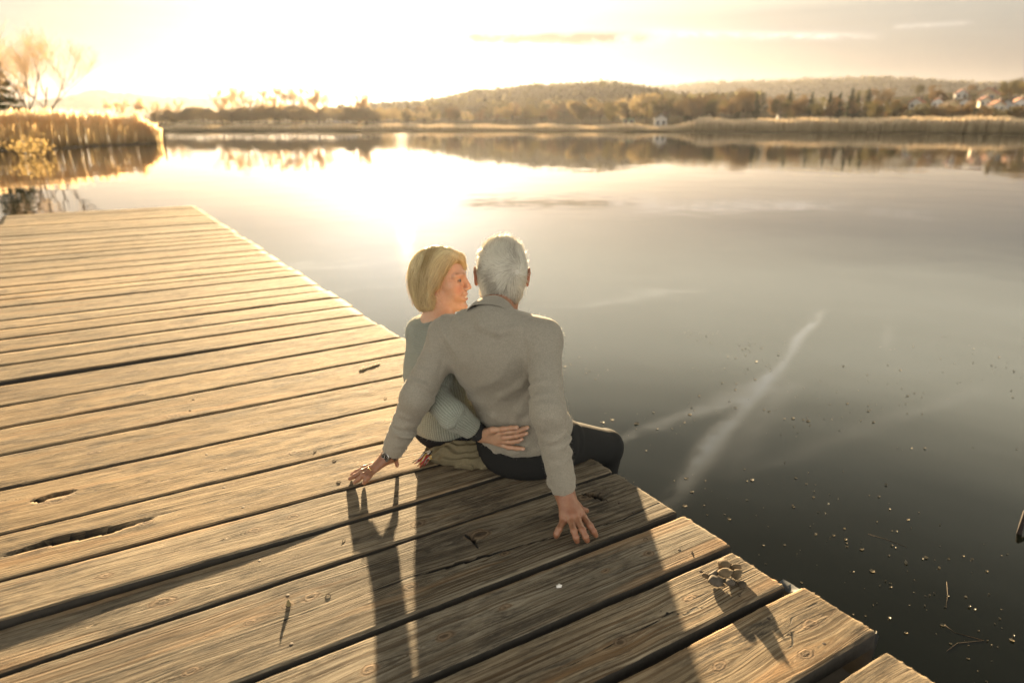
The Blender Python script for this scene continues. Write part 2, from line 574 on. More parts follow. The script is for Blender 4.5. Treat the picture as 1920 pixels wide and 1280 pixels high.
# -- trees
def grow_tree(seed, height, stems, spread, levels, twigs, twig_len, up=.55, tw_w=.030):
    """trunk and limbs as tubes, twigs as thin slivers"""
    r = random.Random(seed)
    tb, tw = MB(), MB()

    def limb(p, dr, L, rad, lev):
        pts, q, dd = [p], Vector(p), Vector(dr).normalized()
        n = 4
        for k in range(n):
            dd = (dd + Vector((r.uniform(-.22, .22), r.uniform(-.22, .22), r.uniform(-.05, .20)))).normalized()
            q = q + dd * L / n
            pts.append(tuple(q))
        tb.tube(pts, [rad * (1 - .16 * k) for k in range(n + 1)], 5 if lev == 0 else 3, False)
        if lev < levels:
            for k in range(3 if lev else 4):
                t_ = r.uniform(.35, 1.0)
                i_ = min(int(t_ * n), n - 1)
                bp = Vector(pts[i_]).lerp(Vector(pts[i_ + 1]), t_ * n - i_)
                side = Vector((r.uniform(-1, 1), r.uniform(-1, 1), r.uniform(-.1, .6))).normalized()
                nd = (dd * up + side * spread).normalized()
                limb(tuple(bp), nd, L * r.uniform(.52, .72), rad * .52, lev + 1)
        if lev >= 1:
            for k in range(twigs):
                t_ = r.uniform(.25, 1.0)
                i_ = min(int(t_ * n), n - 1)
                bp = Vector(pts[i_]).lerp(Vector(pts[i_ + 1]), t_ * n - i_)
                nd = (dd * .6 + Vector((r.uniform(-1, 1), r.uniform(-1, 1), r.uniform(-.2, 1)))).normalized() * twig_len * r.uniform(.5, 1.2)
                pd = nd.orthogonal().normalized() * max(.008, twig_len * tw_w)
                e = bp + nd
                m_ = bp + nd * .5 + Vector((r.uniform(-.1, .1), r.uniform(-.1, .1), r.uniform(0, .12))) * twig_len
                tw.add([bp - pd, bp + pd, m_ + pd, m_ - pd, e], [(0, 1, 2, 3), (3, 2, 4)])
    for s in range(stems):
        a = 2 * math.pi * s / max(stems, 1) + r.uniform(-.4, .4)
        tilt = 0.0 if stems == 1 else .24
        limb((.25 * math.cos(a) * (stems > 1), .25 * math.sin(a) * (stems > 1), -.3), (tilt * math.cos(a), tilt * math.sin(a), 1), height * .56, height * (.022 if stems == 1 else .013), 0)
    return tb, tw


def crown_tree(seed, h, w, n, leaf, conifer=False):
    """trunk tube and a crown of many leaf clumps spread unevenly through its volume"""
    r = np.random.default_rng(seed)
    tb = MB().tube([(0, 0, -.4), (.05, .03, h * .35), (.0, .05, h * .75), (0, 0, h * .93)], [h * .018, h * .014, h * .007, .02], 5)
    if conifer:
        z = h * (1 - r.random(n) ** .62 * .93)
        rad = (h - z) / h * w * (.72 + .28 * np.sin(z / h * 38)) * r.random(n) ** .4
        a = r.uniform(0, 2 * math.pi, n)
        C_ = np.stack([rad * np.cos(a), rad * np.sin(a), z - rad * .25], -1)
    else:
        blobs = np.stack([r.normal(0, w * .42, 14), r.normal(0, w * .42, 14), h * (.40 + .5 * r.random(14))], -1)
        br = h * r.uniform(.09, .19, 14)
        k = r.integers(0, 14, n)
        v = r.normal(size=(n, 3))
        v /= np.linalg.norm(v, axis=1, keepdims=True)
        C_ = blobs[k] + v * (br[k] * r.random(n) ** .5)[:, None]
        C_[:, 2] = np.clip(C_[:, 2], h * .12, h)
        for b_ in blobs[:7]:
            tb.tube([(0, .03, h * .35), tuple(b_ * .6 + np.array([0, 0, h * .12])), tuple(b_)], [h * .008, h * .005, .02], 3, False)
    e1, e2 = r.normal(size=(n, 3)), r.normal(size=(n, 3))
    e1 /= np.linalg.norm(e1, axis=1, keepdims=True)
    e2 /= np.linalg.norm(e2, axis=1, keepdims=True)
    s = leaf * r.uniform(.5, 1.2, (n, 1))
    V = np.stack([C_ - e1 * s, C_ + e1 * s * .6 + e2 * s * .5, C_ + e2 * s - e1 * .2 * s, C_ - e2 * s * .55], 1).reshape(-1, 3)
    F_ = np.arange(n * 4).reshape(n, 4)
    return tb, (V, F_)


TYPES = {}
for i in range(3):
    tb, (V, F_) = crown_tree(40 + i, 10, 4.2, 1500, .34)
    TYPES['brown', i] = (tb.mesh('trunk', M_BARK), mesh('crown', V, F_, M_BROWN))
    tb, (V, F_) = crown_tree(50 + i, 10, 3.8, 1500, .34)
    TYPES['olive', i] = (tb.mesh('trunk', M_BARK), mesh('crown', V, F_, M_OLIVE))
    tb, (V, F_) = crown_tree(60 + i, 10, 2.7, 1800, .40, True)
    TYPES['conifer', i] = (tb.mesh('trunk', M_BARK), mesh('crown', V, F_, M_CONIF))
    tb, (V, F_) = crown_tree(70 + i, 10, 6.5, 1500, .46)
    TYPES['thicket', i] = (tb.mesh('trunk', M_BARK), mesh('crown', V, F_, M_HEDGE))
    tb, tw = grow_tree(80 + i, 10, 1, .70, 3, 16, 1.3)
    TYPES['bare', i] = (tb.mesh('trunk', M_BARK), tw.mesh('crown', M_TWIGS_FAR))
LONG = {'brown': 'tree', 'olive': 'tree', 'conifer': 'conifer', 'thicket': 'shrub', 'bare': 'bare_tree'}
trand = random.Random(77)
SORT = []      # (object, wording, picture column): trees told apart by the landmark they stand beside
MARKS = [(300, 'the tip of the left reed bed'), (400, 'the first tall bare trees of the left far shore'), (520, 'the long row of bare trees'), (652, 'the long low pale shed'), (745, 'the sun glitter column'), (860, 'the small white house under the middle hill'), (943, 'the long pale grey house'), (1026, 'the narrow ochre house'),
         (1130, 'the top of the middle hill'), (1178, 'the tiny green shed'), (1238, 'the white boathouse'), (1290, 'the lone conifer by the boathouse'), (1380, 'the second conifer from the boathouse'), (1468, 'the white gabled house by the reeds'), (1556, 'the grey house between the conifers'), (1591, 'the tallest conifers'),
         (1652, 'the large white house'), (1714, 'the grey house with dull red roof'), (1751, 'the tall narrow white house'), (1775, 'the yellow house'), (1838, 'the small cream house'), (1862, 'the bright cream house'), (1902, 'the white house with wide orange roof')]
ORD = ['nearest', 'second', 'third', 'fourth', 'fifth', 'sixth', 'seventh', 'eighth', 'ninth', 'tenth', 'eleventh', 'twelfth', 'thirteenth', 'fourteenth']


def tree(kind, u_, d_, h, label, cat, group, wide=1.0):
    x_, y_ = polar(u_, d_)
    z_ = float(terrain_h(np.array([float(u_)]), np.array([float(d_)]))[0]) + WATER_Z
    o = thing(LONG[kind], label, cat, (x_, y_, z_ - .05), group)
    tm, cm = TYPES[kind, trand.randrange(3)]
    link('trunk', tm, o)
    link('crown', cm, o)
    s = h / 10.0
    o.scale = (s * wide, s * wide, s)
    o.rotation_euler = (0, 0, trand.uniform(0, 6.28))
    SORT.append((o, label, u_))
    return o


def tree_to(kind, u_, v_top, d_, *a, **k):
    z_ = float(terrain_h(np.array([float(u_)]), np.array([float(d_)]))[0])
    h = max(2.5, float(rise(u_, v_top, d_)) - z_)
    return tree(kind, u_, d_, h, *a, **k)


# the tall conifers of the right shore
for (u_, v_, d_) in ((1415, 176, 225), (1476, 172, 235), (1517, 176, 228), (1551, 174, 232), (1569, 178, 226), (1591, 168, 236), (1603, 176, 228), (1622, 170, 240), (1660, 188, 245), (1750, 176, 300), (1801, 178, 305), (1380, 182, 230), (1290, 180, 222)):
    tree_to('conifer', u_, v_, d_, 'dark pointed conifer', 'conifer', 'conifers of the right shore')
# broad trees behind the right reeds
for k in range(66):
    u_ = trand.uniform(1215, 2010)
    d_ = float(shore_dist(u_)) + trand.uniform(14, 95)
    vt = lerp_px(u_, [(1215, 180), (1300, 180), (1420, 180), (1520, 186), (1650, 190), (1720, 198), (1900, 200), (2200, 196)]) + trand.gauss(0, 4)
    if trand.random() < .62:
        tree_to('brown', u_, vt, d_, 'brown broad-crowned tree', 'tree', 'brown trees of the right shore', wide=trand.uniform(.8, 1.2))
    else:
        tree_to('olive', u_, vt, d_, 'olive green broad-crowned tree', 'tree', 'olive trees of the right shore', wide=trand.uniform(.8, 1.2))
for k in range(30):
    u_ = trand.uniform(1500, 2010)
    d_ = trand.uniform(270, 400)
    tree(('brown', 'olive')[k % 3 == 0], u_, d_, trand.uniform(5, 8), 'low bushy village tree', 'tree', 'trees between the village houses', wide=1.2)
# trees along the foot of the middle hill
for k in range(60):
    u_ = trand.uniform(690, 1240)
    d_ = float(shore_dist(u_)) + trand.uniform(12, 120)
    vt = lerp_px(u_, [(690, 208), (800, 206), (900, 202), (1000, 198), (1100, 194), (1240, 182)]) + trand.gauss(0, 5)
    tree_to(('brown', 'olive', 'thicket')[k % 3], u_, vt, d_, 'hazy golden tree', 'tree', 'trees at the foot of the middle hill', wide=trand.uniform(.9, 1.4))
# the left far shore: a low thicket with bare trees above it
for k in range(44):
    u_ = 300 + k * 9.6 + trand.uniform(-5, 5)
    d_ = float(shore_dist(u_)) + trand.uniform(8, 40)
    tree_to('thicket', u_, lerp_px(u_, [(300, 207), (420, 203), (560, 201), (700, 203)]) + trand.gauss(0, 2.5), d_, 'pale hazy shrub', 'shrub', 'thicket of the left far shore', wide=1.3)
for (u_, v_) in ((418, 172), (436, 166), (455, 163), (470, 170), (500, 170), (522, 166), (548, 168), (575, 165), (597, 167), (610, 174), (672, 178), (686, 176), (262, 184), (230, 188), (290, 190), (330, 188), (215, 190), (310, 193)):
    d_ = float(shore_dist(u_)) + 22 + trand.uniform(-6, 10)
    tree_to('bare', u_, v_, d_, 'bare thin-branched tree', 'tree', 'bare trees of the left far shore', wide=.9)

byplace = {}
for (o, wd, u_) in SORT:
    mu, mname = min(MARKS, key=lambda m_: abs(m_[0] - u_))
    byplace.setdefault((wd, 'left' if u_ < mu else 'right', mname), []).append((abs(u_ - mu), o))
for (wd, side, mname), lst in byplace.items():
    for k, (_, o) in enumerate(sorted(lst, key=lambda q: q[0])):
        o['label'] = '%s %s %s of %s' % (ORD[k], wd, side, mname)

# the near left trees behind the reed bed
def near_tree(name, label, u_, d_, h, seed, stems, spread, levels, twigs, tl):
    tb, tw = grow_tree(seed, h, stems, spread, levels, twigs, tl, .70, .006)
    x_, y_ = polar(u_, d_)
    o = thing(name, label, 'tree', (x_, y_, WATER_Z + .2))
    link('trunk', tb.mesh('trunk', M_BARK), o)
    link('crown', tw.mesh('crown', M_TWIGS), o)
    return o


near_tree('bare_tree', 'large bare tree with three stems rising behind the left reed bed', 66, 64, rise(66, 66, 64) * .98, 12, 3, .66, 4, 5, 1.2)
o = near_tree('pine_tree', 'small dark pine at the left picture edge behind the reeds', 2, 66, 4.0, 9, 1, .8, 2, 2, .6)
r_ = np.random.default_rng(8)
n = 1400
lay = r_.integers(0, 6, n)
rad = r_.random(n) ** .5 * (1.9 - .22 * lay)
a = r_.uniform(0, 6.28, n)
C_ = np.stack([rad * np.cos(a), rad * np.sin(a), 2.2 + lay * .55 + r_.normal(0, .07, n) - rad * .12], -1)
e1, e2 = r_.normal(size=(n, 3)) * .13, r_.normal(size=(n, 3)) * .13
link('needles', mesh('needles', np.stack([C_ - e1, C_ + e1, C_ + e2], 1).reshape(-1, 3), np.arange(n * 3).reshape(n, 3), M_CONIF), o)
# pale shrub drooping over the water in front of the reeds
tb, tw = grow_tree(33, 1.0, 6, 1.0, 3, 4, .35, .3)
x_, y_ = polar(48, 46.0)
o = thing('willow_shrub', 'small pale leafy shrub drooping over the water before the left reeds', 'shrub', (x_, y_, WATER_Z))
link('stems', tb.mesh('stems', M_BARK), o)
n = 420
C_ = r_.normal(size=(n, 3)) * np.array([.55, .55, .28]) + np.array([0, 0, .50])
C_[:, 2] = np.abs(C_[:, 2])
e1, e2 = r_.normal(size=(n, 3)) * .05, r_.normal(size=(n, 3)) * .05
M_PALE = leafy('pale yellow leaves', (0.30, 0.21, 0.09), .3, .45, (0.45, 0.32, 0.13))
link('leaves', mesh('leaves', np.stack([C_ - e1, C_ + e1, C_ + e2], 1).reshape(-1, 3), np.arange(n * 3).reshape(n, 3), M_PALE), o)
x_, y_ = polar(303, 68.0)
thing('mooring_post', 'thin weathered post in the water off the tip of the reed bed', 'post', (x_, y_, WATER_Z), None, MB().tube([(0, 0, -1), (.02, 0, .6), (.05, .02, 1.25)], [.09, .085, .08], 7).mesh('mooring_post', M_BARK))


# -- woods on the hills
def woods(name, n, u0, u1, d0, d1, hmin, hmax, per, m, seed, dens=None):
    r = np.random.default_rng(seed)
    u_ = r.uniform(u0, u1, n)
    d_ = r.uniform(d0, d1, n)
    if dens is not None:
        k = dens(u_, d_, r)
        u_, d_ = u_[k], d_[k]
    n = len(u_)
    z_ = terrain_h(u_, d_) + WATER_Z
    X, Y = pol(u_, d_)
    h = r.uniform(hmin, hmax, n)
    Q = []
    for k in range(per):
        v = r.normal(size=(n, 3))
        v /= np.linalg.norm(v, axis=1, keepdims=True)
        c = np.stack([X, Y, z_ + h * .60], -1) + v * (h * .36)[:, None] * np.array([1, 1, 1.05])
        e1, e2 = r.normal(size=(n, 3)), r.normal(size=(n, 3))
        e1 /= np.linalg.norm(e1, axis=1, keepdims=True)
        e2 /= np.linalg.norm(e2, axis=1, keepdims=True)
        s = (h * .26)[:, None]
        Q.append(np.stack([c - e1 * s, c + e1 * s * .7 + e2 * s * .4, c + e2 * s, c - e2 * s * .6], 1))
    V = np.concatenate(Q).reshape(-1, 3)
    return link(name, mesh(name, V, np.arange(len(V)).reshape(-1, 4), m), kind='stuff')


woods('hill_woodland', 4600, 640, 1420, 330, 640, 4.5, 8.5, 16, M_OLIVE, 3, lambda u_, d_, r: terrain_h(u_, d_) > 3.0)
woods('ridge_woodland', 5200, 960, 2400, 880, 1300, 6, 11, 9, M_OLIVE, 4, lambda u_, d_, r: terrain_h(u_, d_) > 25)

# -- houses
M_WALLS = {k: simple(k + ' render', c, .85, 0, .08, 1.5) for k, c in (('white', (.46, .44, .41)), ('grey', (.31, .30, .28)), ('cream', (.48, .40, .28)), ('yellow', (.47, .36, .19)), ('ochre', (.36, .26, .15)))}
M_ROOFS = {k: simple(k + ' roof', c, .85, 0, .2, 1.2) for k, c in (('red', (.27, .095, .055)), ('orange', (.36, .15, .075)), ('brown', (.13, .085, .06)), ('slate', (.15, .145, .14)), ('tan', (.36, .25, .14)))}
M_PANE = simple('window glass', (.03, .035, .04), .15)
M_FRAME = simple('window frame', (.55, .52, .48), .6)


def solve_d(u_, v_):
    dd = np.linspace(float(shore_dist(u_)) + 8, 470, 240)
    z_ = terrain_h(np.full(240, float(u_)), dd)
    a = math.atan((u_ - 960.0) / 1310.0 * math.cos(PITCH))
    vv = 232 - (z_ - (CAM_H - WATER_Z)) * K_AZ / dd / math.cos(a)
    return float(dd[np.abs(vv - v_).argmin()])


def house(u_, v_, wpx, hpx, wall, roof, label, turn=0.0, floors=2, cat='house', name='house'):
    d_ = solve_d(u_, v_)
    a = math.atan((u_ - 960.0) / 1310.0 * math.cos(PITCH))
    k = d_ / K_AZ * math.cos(a)
    w_, h_ = max(3.0, wpx * k * .86), max(2.5, hpx * k * .86)
    dp = w_ * .85
    x_, y_ = polar(u_, d_)
    z_ = float(terrain_h(np.array([float(u_)]), np.array([d_]))[0]) + WATER_Z
    o = thing(name, label, cat, (x_, y_, z_ - .3), None, None, -(VIEW_AZ + a) + turn)
    link('wall', MB().box(-w_ / 2, w_ / 2, -dp / 2, dp / 2, 0, h_).mesh('wall', M_WALLS[wall]), o)
    rh, e = w_ * .36, .35
    V = []
    for yy in (-dp / 2 - e, dp / 2 + e):
        V += [(-w_ / 2 - e, yy, h_ - .12), (0, yy, h_ + rh), (w_ / 2 + e, yy, h_ - .12), (w_ / 2 + e, yy, h_ - .34), (0, yy, h_ + rh - .26), (-w_ / 2 - e, yy, h_ - .34)]
    rm = MB().add(V, [(0, 1, 7, 6), (1, 2, 8, 7), (3, 4, 10, 9), (4, 5, 11, 10), (0, 6, 11, 5), (2, 3, 9, 8), (0, 5, 4, 1), (1, 4, 3, 2), (6, 7, 10, 11), (7, 8, 9, 10)])
    rf = link('roof', rm.mesh('roof', M_ROOFS[roof]), o)
    for yy in (-dp / 2 + .01, dp / 2 - .16):
        g_ = MB().add([(-w_ / 2 + .05, yy, h_), (w_ / 2 - .05, yy, h_), (0, yy, h_ + rh - .3), (-w_ / 2 + .05, yy + .15, h_), (w_ / 2 - .05, yy + .15, h_), (0, yy + .15, h_ + rh - .3)], [(0, 1, 2), (5, 4, 3), (0, 3, 4, 1), (1, 4, 5, 2), (2, 5, 3, 0)])
        link('gable', g_.mesh('gable', M_WALLS[wall]), o)
    link('chimney', MB().box(w_ * .18, w_ * .18 + .6, -.3, .3, h_ + rh * .35, h_ + rh + .7).mesh('chimney', M_ROOFS['brown']), rf)
    nw = 3 if w_ > 6 else 2
    fl = max(1, int(h_ / 2.6))
    for f in range(fl):
        for q in range(nw):
            for (face, sx) in (('y', -1), ('x', -1), ('x', 1)):
                cx = (-.5 + (q + .5) / nw) * (w_ if face == 'y' else dp)
                zz = h_ * (f + .5) / fl
                wi = min(.62, w_ / nw * .3)
                if face == 'y':
                    fr = MB().box(cx - wi - .1, cx + wi + .1, -dp / 2 - .05, -dp / 2 + .05, zz - .75, zz + .75)
                    pn = MB().box(cx - wi, cx + wi, -dp / 2 - .07, -dp / 2 + .03, zz - .65, zz + .65)
                else:
                    xx = sx * w_ / 2
                    fr = MB().box(xx - .05, xx + .05, cx - wi - .1, cx + wi + .1, zz - .75, zz + .75)
                    pn = MB().box(xx - .07, xx + .07, cx - wi, cx + wi, zz - .65, zz + .65)
                if face == 'x' and (sx > 0) != (turn > 0):
                    continue
                wo_ = link('window', fr.mesh('window', M_FRAME), o)
                link('pane', pn.mesh('pane', M_PANE), wo_)
    return o


HOUSES = [
    (1468, 224, 25, 11, 'white', 'slate', 'white gabled house low by the reeds, apart from the village', .2),
    (1556, 207, 30, 15, 'grey', 'slate', 'pale grey wide house between the tall conifers', .1),
    (1606, 203, 14, 10, 'white', 'brown', 'small pale house half hidden between two conifers', -.2),
    (1613, 218, 10, 8, 'grey', 'brown', 'tiny grey hut under the tallest conifers', .2),
    (1652, 208, 26, 16, 'white', 'slate', 'large white house with steep grey gable right of the conifers', .15),
    (1714, 206, 25, 13, 'grey', 'red', 'grey house under a dull red roof at the start of the village', -.3),
    (1751, 205, 13, 17, 'white', 'red', 'tall narrow white house with red roof beside the yellow one', .1),
    (1775, 213, 28, 17, 'yellow', 'tan', 'yellow house with sunlit tan roof in the middle of the village', .6),
    (1792, 188, 22, 9, 'grey', 'red', 'grey house with long red roof high up below the ridge', .2),
    (1804, 207, 16, 9, 'white', 'brown', 'low white house just behind the yellow one', -.1),
    (1838, 203, 13, 11, 'cream', 'red', 'small cream house between the low white house and the bright one', .3),
    (1845, 190, 34, 9, 'ochre', 'red', 'broad ochre house under a big rusty roof on the slope', -.2),
    (1862, 213, 16, 13, 'cream', 'orange', 'bright cream house with orange roof low near the right reeds', .5),
    (1882, 212, 15, 9, 'grey', 'slate', 'low grey house beside the bright cream one', 0),
    (1902, 208, 24, 10, 'white', 'orange', 'white house with wide orange roof at the right picture edge', .4),
    (1905, 192, 26, 9, 'cream', 'red', 'cream house with red roof highest at the right picture edge', -.3),
    (1950, 206, 24, 12, 'white', 'red', 'white house with red roof beyond the right picture edge', .2),
    (860, 222, 13, 12, 'white', 'slate', 'small white gabled house at the foot of the middle hill', .1),
    (943, 224, 40, 13, 'grey', 'slate', 'long pale grey house in the haze below the middle hill', .1),
    (968, 212, 18, 10, 'white', 'slate', 'pale house set back above the long grey one', -.2),
    (992, 208, 11, 10, 'white', 'brown', 'narrow pale house up the middle hill slope', .2),
    (1026, 214, 10, 15, 'ochre', 'tan', 'narrow ochre house lit by the sun below the hilltop', .5),
    (652, 229, 58, 6, 'grey', 'slate', 'long low pale shed on the left far shore in the glare', 0),
]
for hs in HOUSES:
    house(*hs)
# a pale boathouse and a green shed at the water's edge
house(1238, 238, 11, 5, 'white', 'slate', 'tiny white boathouse at the waterline where the reeds begin', .1, 1, 'boathouse', 'boathouse')
M_WALLS['green'] = simple('green painted boards', (.09, .20, .10), .7)
house(1178, 236, 9, 5, 'green', 'brown', 'tiny green shed at the waterline below the middle hill', .1, 1, 'shed', 'shed')
# ------------------------------------------------------------------ the wooden dock
mwood, t, b = mat('weathered dock timber')
co = t.node('ShaderNodeTexCoord').outputs['Object']
x, y, z = t.sep(co)
ring = t.attr('ring')
knot = t.attr('knot')
crack = t.attr('crack')
oi = t.node('ShaderNodeObjectInfo')
seed = t.m('MULTIPLY', oi.outputs['Random'], 57.0)
oc = t.node('ShaderNodeSeparateColor', {0: oi.outputs['Color']}).outputs   # R: greyness, G: ridge depth, B: saw marks
wob = t.noise(t.xyz(t.m('MULTIPLY', x, 2.0), t.m('MULTIPLY', y, 9.0), seed), 1.0, 3.0, 0.6)
rr = t.m('ADD', ring, t.m('MULTIPLY', wob, 0.0045))
rings = t.noise(t.xyz(t.m('MULTIPLY', x, 0.7), t.m('MULTIPLY', rr, 150.0), seed), 1.0, 2.0, 0.55)
fibre = t.noise(t.xyz(t.m('MULTIPLY', x, 9.0), t.m('MULTIPLY', rr, 420.0), seed), 1.0, 3.0, 0.65)
flake = t.noise(t.xyz(t.m('MULTIPLY', x, 16.0), t.m('MULTIPLY', rr, 90.0), t.m('ADD', seed, 3.0)), 1.0, 4.0, 0.7)
patch = t.noise(t.xyz(t.m('MULTIPLY', x, 1.7), t.m('MULTIPLY', y, 5.0), t.m('ADD', seed, 9.0)), 1.0, 5.0, 0.65)
stain = t.noise(t.xyz(t.m('MULTIPLY', x, 3.5), t.m('MULTIPLY', y, 12.0), t.m('ADD', seed, 21.0)), 1.0, 5.0, 0.7)
rid = t.ramp(rings, (0.405, 0.0), (0.45, 1.0), (0.60, 0.85), (0.66, 0.15))
warm = t.lerp(t.mapr(patch, 0.30, 0.70), (0.33, 0.225, 0.115), (0.49, 0.36, 0.20))
grey = t.lerp(t.mapr(patch, 0.30, 0.70), (0.175, 0.152, 0.115), (0.35, 0.305, 0.23))
col = t.lerp(oc[0], warm, grey)
col = t.lerp(t.m('MULTIPLY', t.m('SUBTRACT', 1.0, rid), t.m('ADD', 0.42, t.m('MULTIPLY', oc[1], 0.28))), col, t.v('MULTIPLY', col, (0.36, 0.29, 0.23)))
col = t.lerp(t.mapr(fibre, 0.38, 0.64, 0.0, 1.0), col, t.v('MULTIPLY', col, (0.52, 0.46, 0.39)))
dark = t.m('MULTIPLY', t.mapr(stain, 0.46, 0.62), t.mapr(flake, 0.36, 0.56))
speck = t.mapr(t.noise(t.xyz(t.m('MULTIPLY', x, 7.0), t.m('MULTIPLY', rr, 60.0), t.m('ADD', seed, 70.0)), 1.0, 3.0, 0.7), 0.57, 0.68)
dark = t.m('MAXIMUM', dark, t.m('MULTIPLY', speck, 0.8))
col = t.lerp(t.m('MULTIPLY', dark, 0.92), col, (0.050, 0.040, 0.030))
# honey-coloured resin streaks
hon = t.m('MULTIPLY', t.mapr(t.noise(t.xyz(t.m('MULTIPLY', x, 0.9), t.m('MULTIPLY', rr, 14.0), t.m('ADD', seed, 40.0)), 1.0, 3.0, 0.5), 0.57, 0.75), 0.55)
col = t.lerp(hon, col, (0.36, 0.20, 0.085))
# knots: brown heart with fine rings
knot = t.m('ADD', knot, t.m('MULTIPLY', t.m('SUBTRACT', t.noise(co, 26.0, 3.0, 0.6), 0.5), 1.1))
kr = t.m('SINE', t.m('MULTIPLY', knot, 15.0))
kcol = t.lerp(t.mapr(kr, -1, 1), (0.12, 0.078, 0.045), (0.24, 0.165, 0.10))
kf = t.mapr(t.m('ADD', knot, t.m('MULTIPLY', t.m('SUBTRACT', flake, 0.5), 0.35)), 1.0, 0.72)
col = t.lerp(t.m('MULTIPLY', kf, 0.85), col, t.lerp(t.mapr(knot, 0.55, 0.1), kcol, (0.045, 0.028, 0.016)))
# cracks: 'crack' is the distance to the split in units of its half width
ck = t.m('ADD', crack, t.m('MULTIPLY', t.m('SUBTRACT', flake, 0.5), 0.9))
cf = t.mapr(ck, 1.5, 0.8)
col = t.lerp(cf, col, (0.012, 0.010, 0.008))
# saw marks: shallow arcs across the board
saw = t.m('ADD', x, t.m('MULTIPLY', t.m('MULTIPLY', y, y), 1.2))
sn = t.noise(t.xyz(t.m('MULTIPLY', saw, 55.0), t.m('MULTIPLY', y, 1.5), seed), 1.0, 2.0, 0.6)
sl = t.m('MULTIPLY', t.ramp(sn, (0.60, 0.0), (0.68, 1.0)), t.m('MULTIPLY', oc[2], t.mapr(patch, 0.35, 0.6)))
col = t.lerp(t.m('MULTIPLY', sl, 0.45), col, t.v('MULTIPLY', col, (0.62, 0.50, 0.38)))
col = t.v('SCALE', col, t.mapr(oi.outputs['Random'], 0.0, 1.0, 0.82, 1.16))
t.set(b, 'Base Color', col)
t.set(b, 'Roughness', 0.88)
t.set(b, 'Specular IOR Level', 0.22)
h = t.m('MULTIPLY', rid, t.m('MULTIPLY', oc[1], 0.0021))
h = t.m('ADD', h, t.m('MULTIPLY', fibre, -0.0006))
h = t.m('ADD', h, t.m('MULTIPLY', flake, 0.0010))
h = t.m('SUBTRACT', h, t.m('MULTIPLY', cf, 0.006))
h = t.m('SUBTRACT', h, t.m('MULTIPLY', sl, 0.0006))
h = t.m('ADD', h, t.m('MULTIPLY', t.m('MULTIPLY', kf, kr), 0.0005))
t.set(b, 'Normal', t.node('ShaderNodeBump', {'Strength': 1.0, 'Distance': 1.0, 'Height': h}).outputs[0])

M_SIDE, t, b = mat('sawn plank side in painted shade')
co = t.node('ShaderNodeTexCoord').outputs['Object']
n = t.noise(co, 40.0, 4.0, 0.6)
t.set(b, 'Base Color', t.lerp(n, (0.012, 0.010, 0.008), (0.045, 0.036, 0.026)))  # near-black: the shade of the gaps is painted into the side faces
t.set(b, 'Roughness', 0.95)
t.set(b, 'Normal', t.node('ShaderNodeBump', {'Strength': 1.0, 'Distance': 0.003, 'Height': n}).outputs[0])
M_SCREW = simple('rusty screw steel', (0.06, 0.042, 0.03), 0.7, 0.3, 0.4, 300)
M_BEAM = simple('dark wet beam timber', (0.09, 0.07, 0.05), 0.85, 0, 0.4, 6, 0.004)

dock = thing('wooden_dock', 'long weathered wooden dock of wide grey brown planks reaching into the lake', 'dock')
EDGE_X, LEFT_X, PL_T = 1.487, -0.93, 0.045
prng = random.Random(11)

# far edge of the near planks: (y at x=-0.4, y at the lake edge, gap in front, raised, greyness, ridges, saw marks)
NEAR = [  # y_front_left, y_front_right, y_back_left, y_back_right, lift, grey, ridge, saw
    (0.300, 0.470, 0.690, 0.707, 0.000, 0.70, 1.2, 0.0),
    (0.762, 0.757, 0.955, 0.970, 0.001, 0.55, 1.1, 0.0),
    (0.990, 0.998, 1.188, 1.180, 0.000, 0.72, 1.6, 0.0),
    (1.210, 1.206, 1.388, 1.400, 0.001, 0.95, 1.4, 0.0),
    (1.404, 1.430, 1.704, 1.742, 0.000, 0.88, 1.5, 0.0),
    (1.722, 1.757, 1.898, 1.925, -0.001, 0.80, 1.3, 0.0),
    (1.916, 1.938, 2.118, 2.118, 0.002, 0.70, 1.2, 0.0),
    (2.138, 2.134, 2.402, 2.405, 0.000, 0.35, 1.0, 0.5),
    (2.416, 2.420, 2.730, 2.738, 0.001, 0.25, 0.5, 0.9),
    (2.754, 2.752, 3.050, 3.070, 0.000, 0.20, 0.5, 1.0),
    (3.068, 3.084, 3.350, 3.396, 0.001, 0.25, 0.5, 0.8),
    (3.366, 3.408, 3.638, 3.694, 0.000, 0.15, 0.5, 0.8),
    (3.650, 3.706, 3.958, 4.026, 0.001, 0.25, 0.6, 0.5),
]
y = 4.035
nextys = [4.31, 4.57, 4.87, 5.12, 5.37, 5.78, 6.03, 6.22, 6.52, 6.93, 7.22, 7.65, 7.95, 8.22, 8.52, 8.9, 9.26, 9.58, 9.86, 10.15, 10.5, 10.8, 11.1, 11.4, 11.62, 11.85]
for yn in nextys:
    NEAR.append((y, y, yn - 0.012, yn - 0.010, prng.uniform(-.002, .002), prng.uniform(.15, .5), 0.6, prng.uniform(0, .5)))
    y = yn

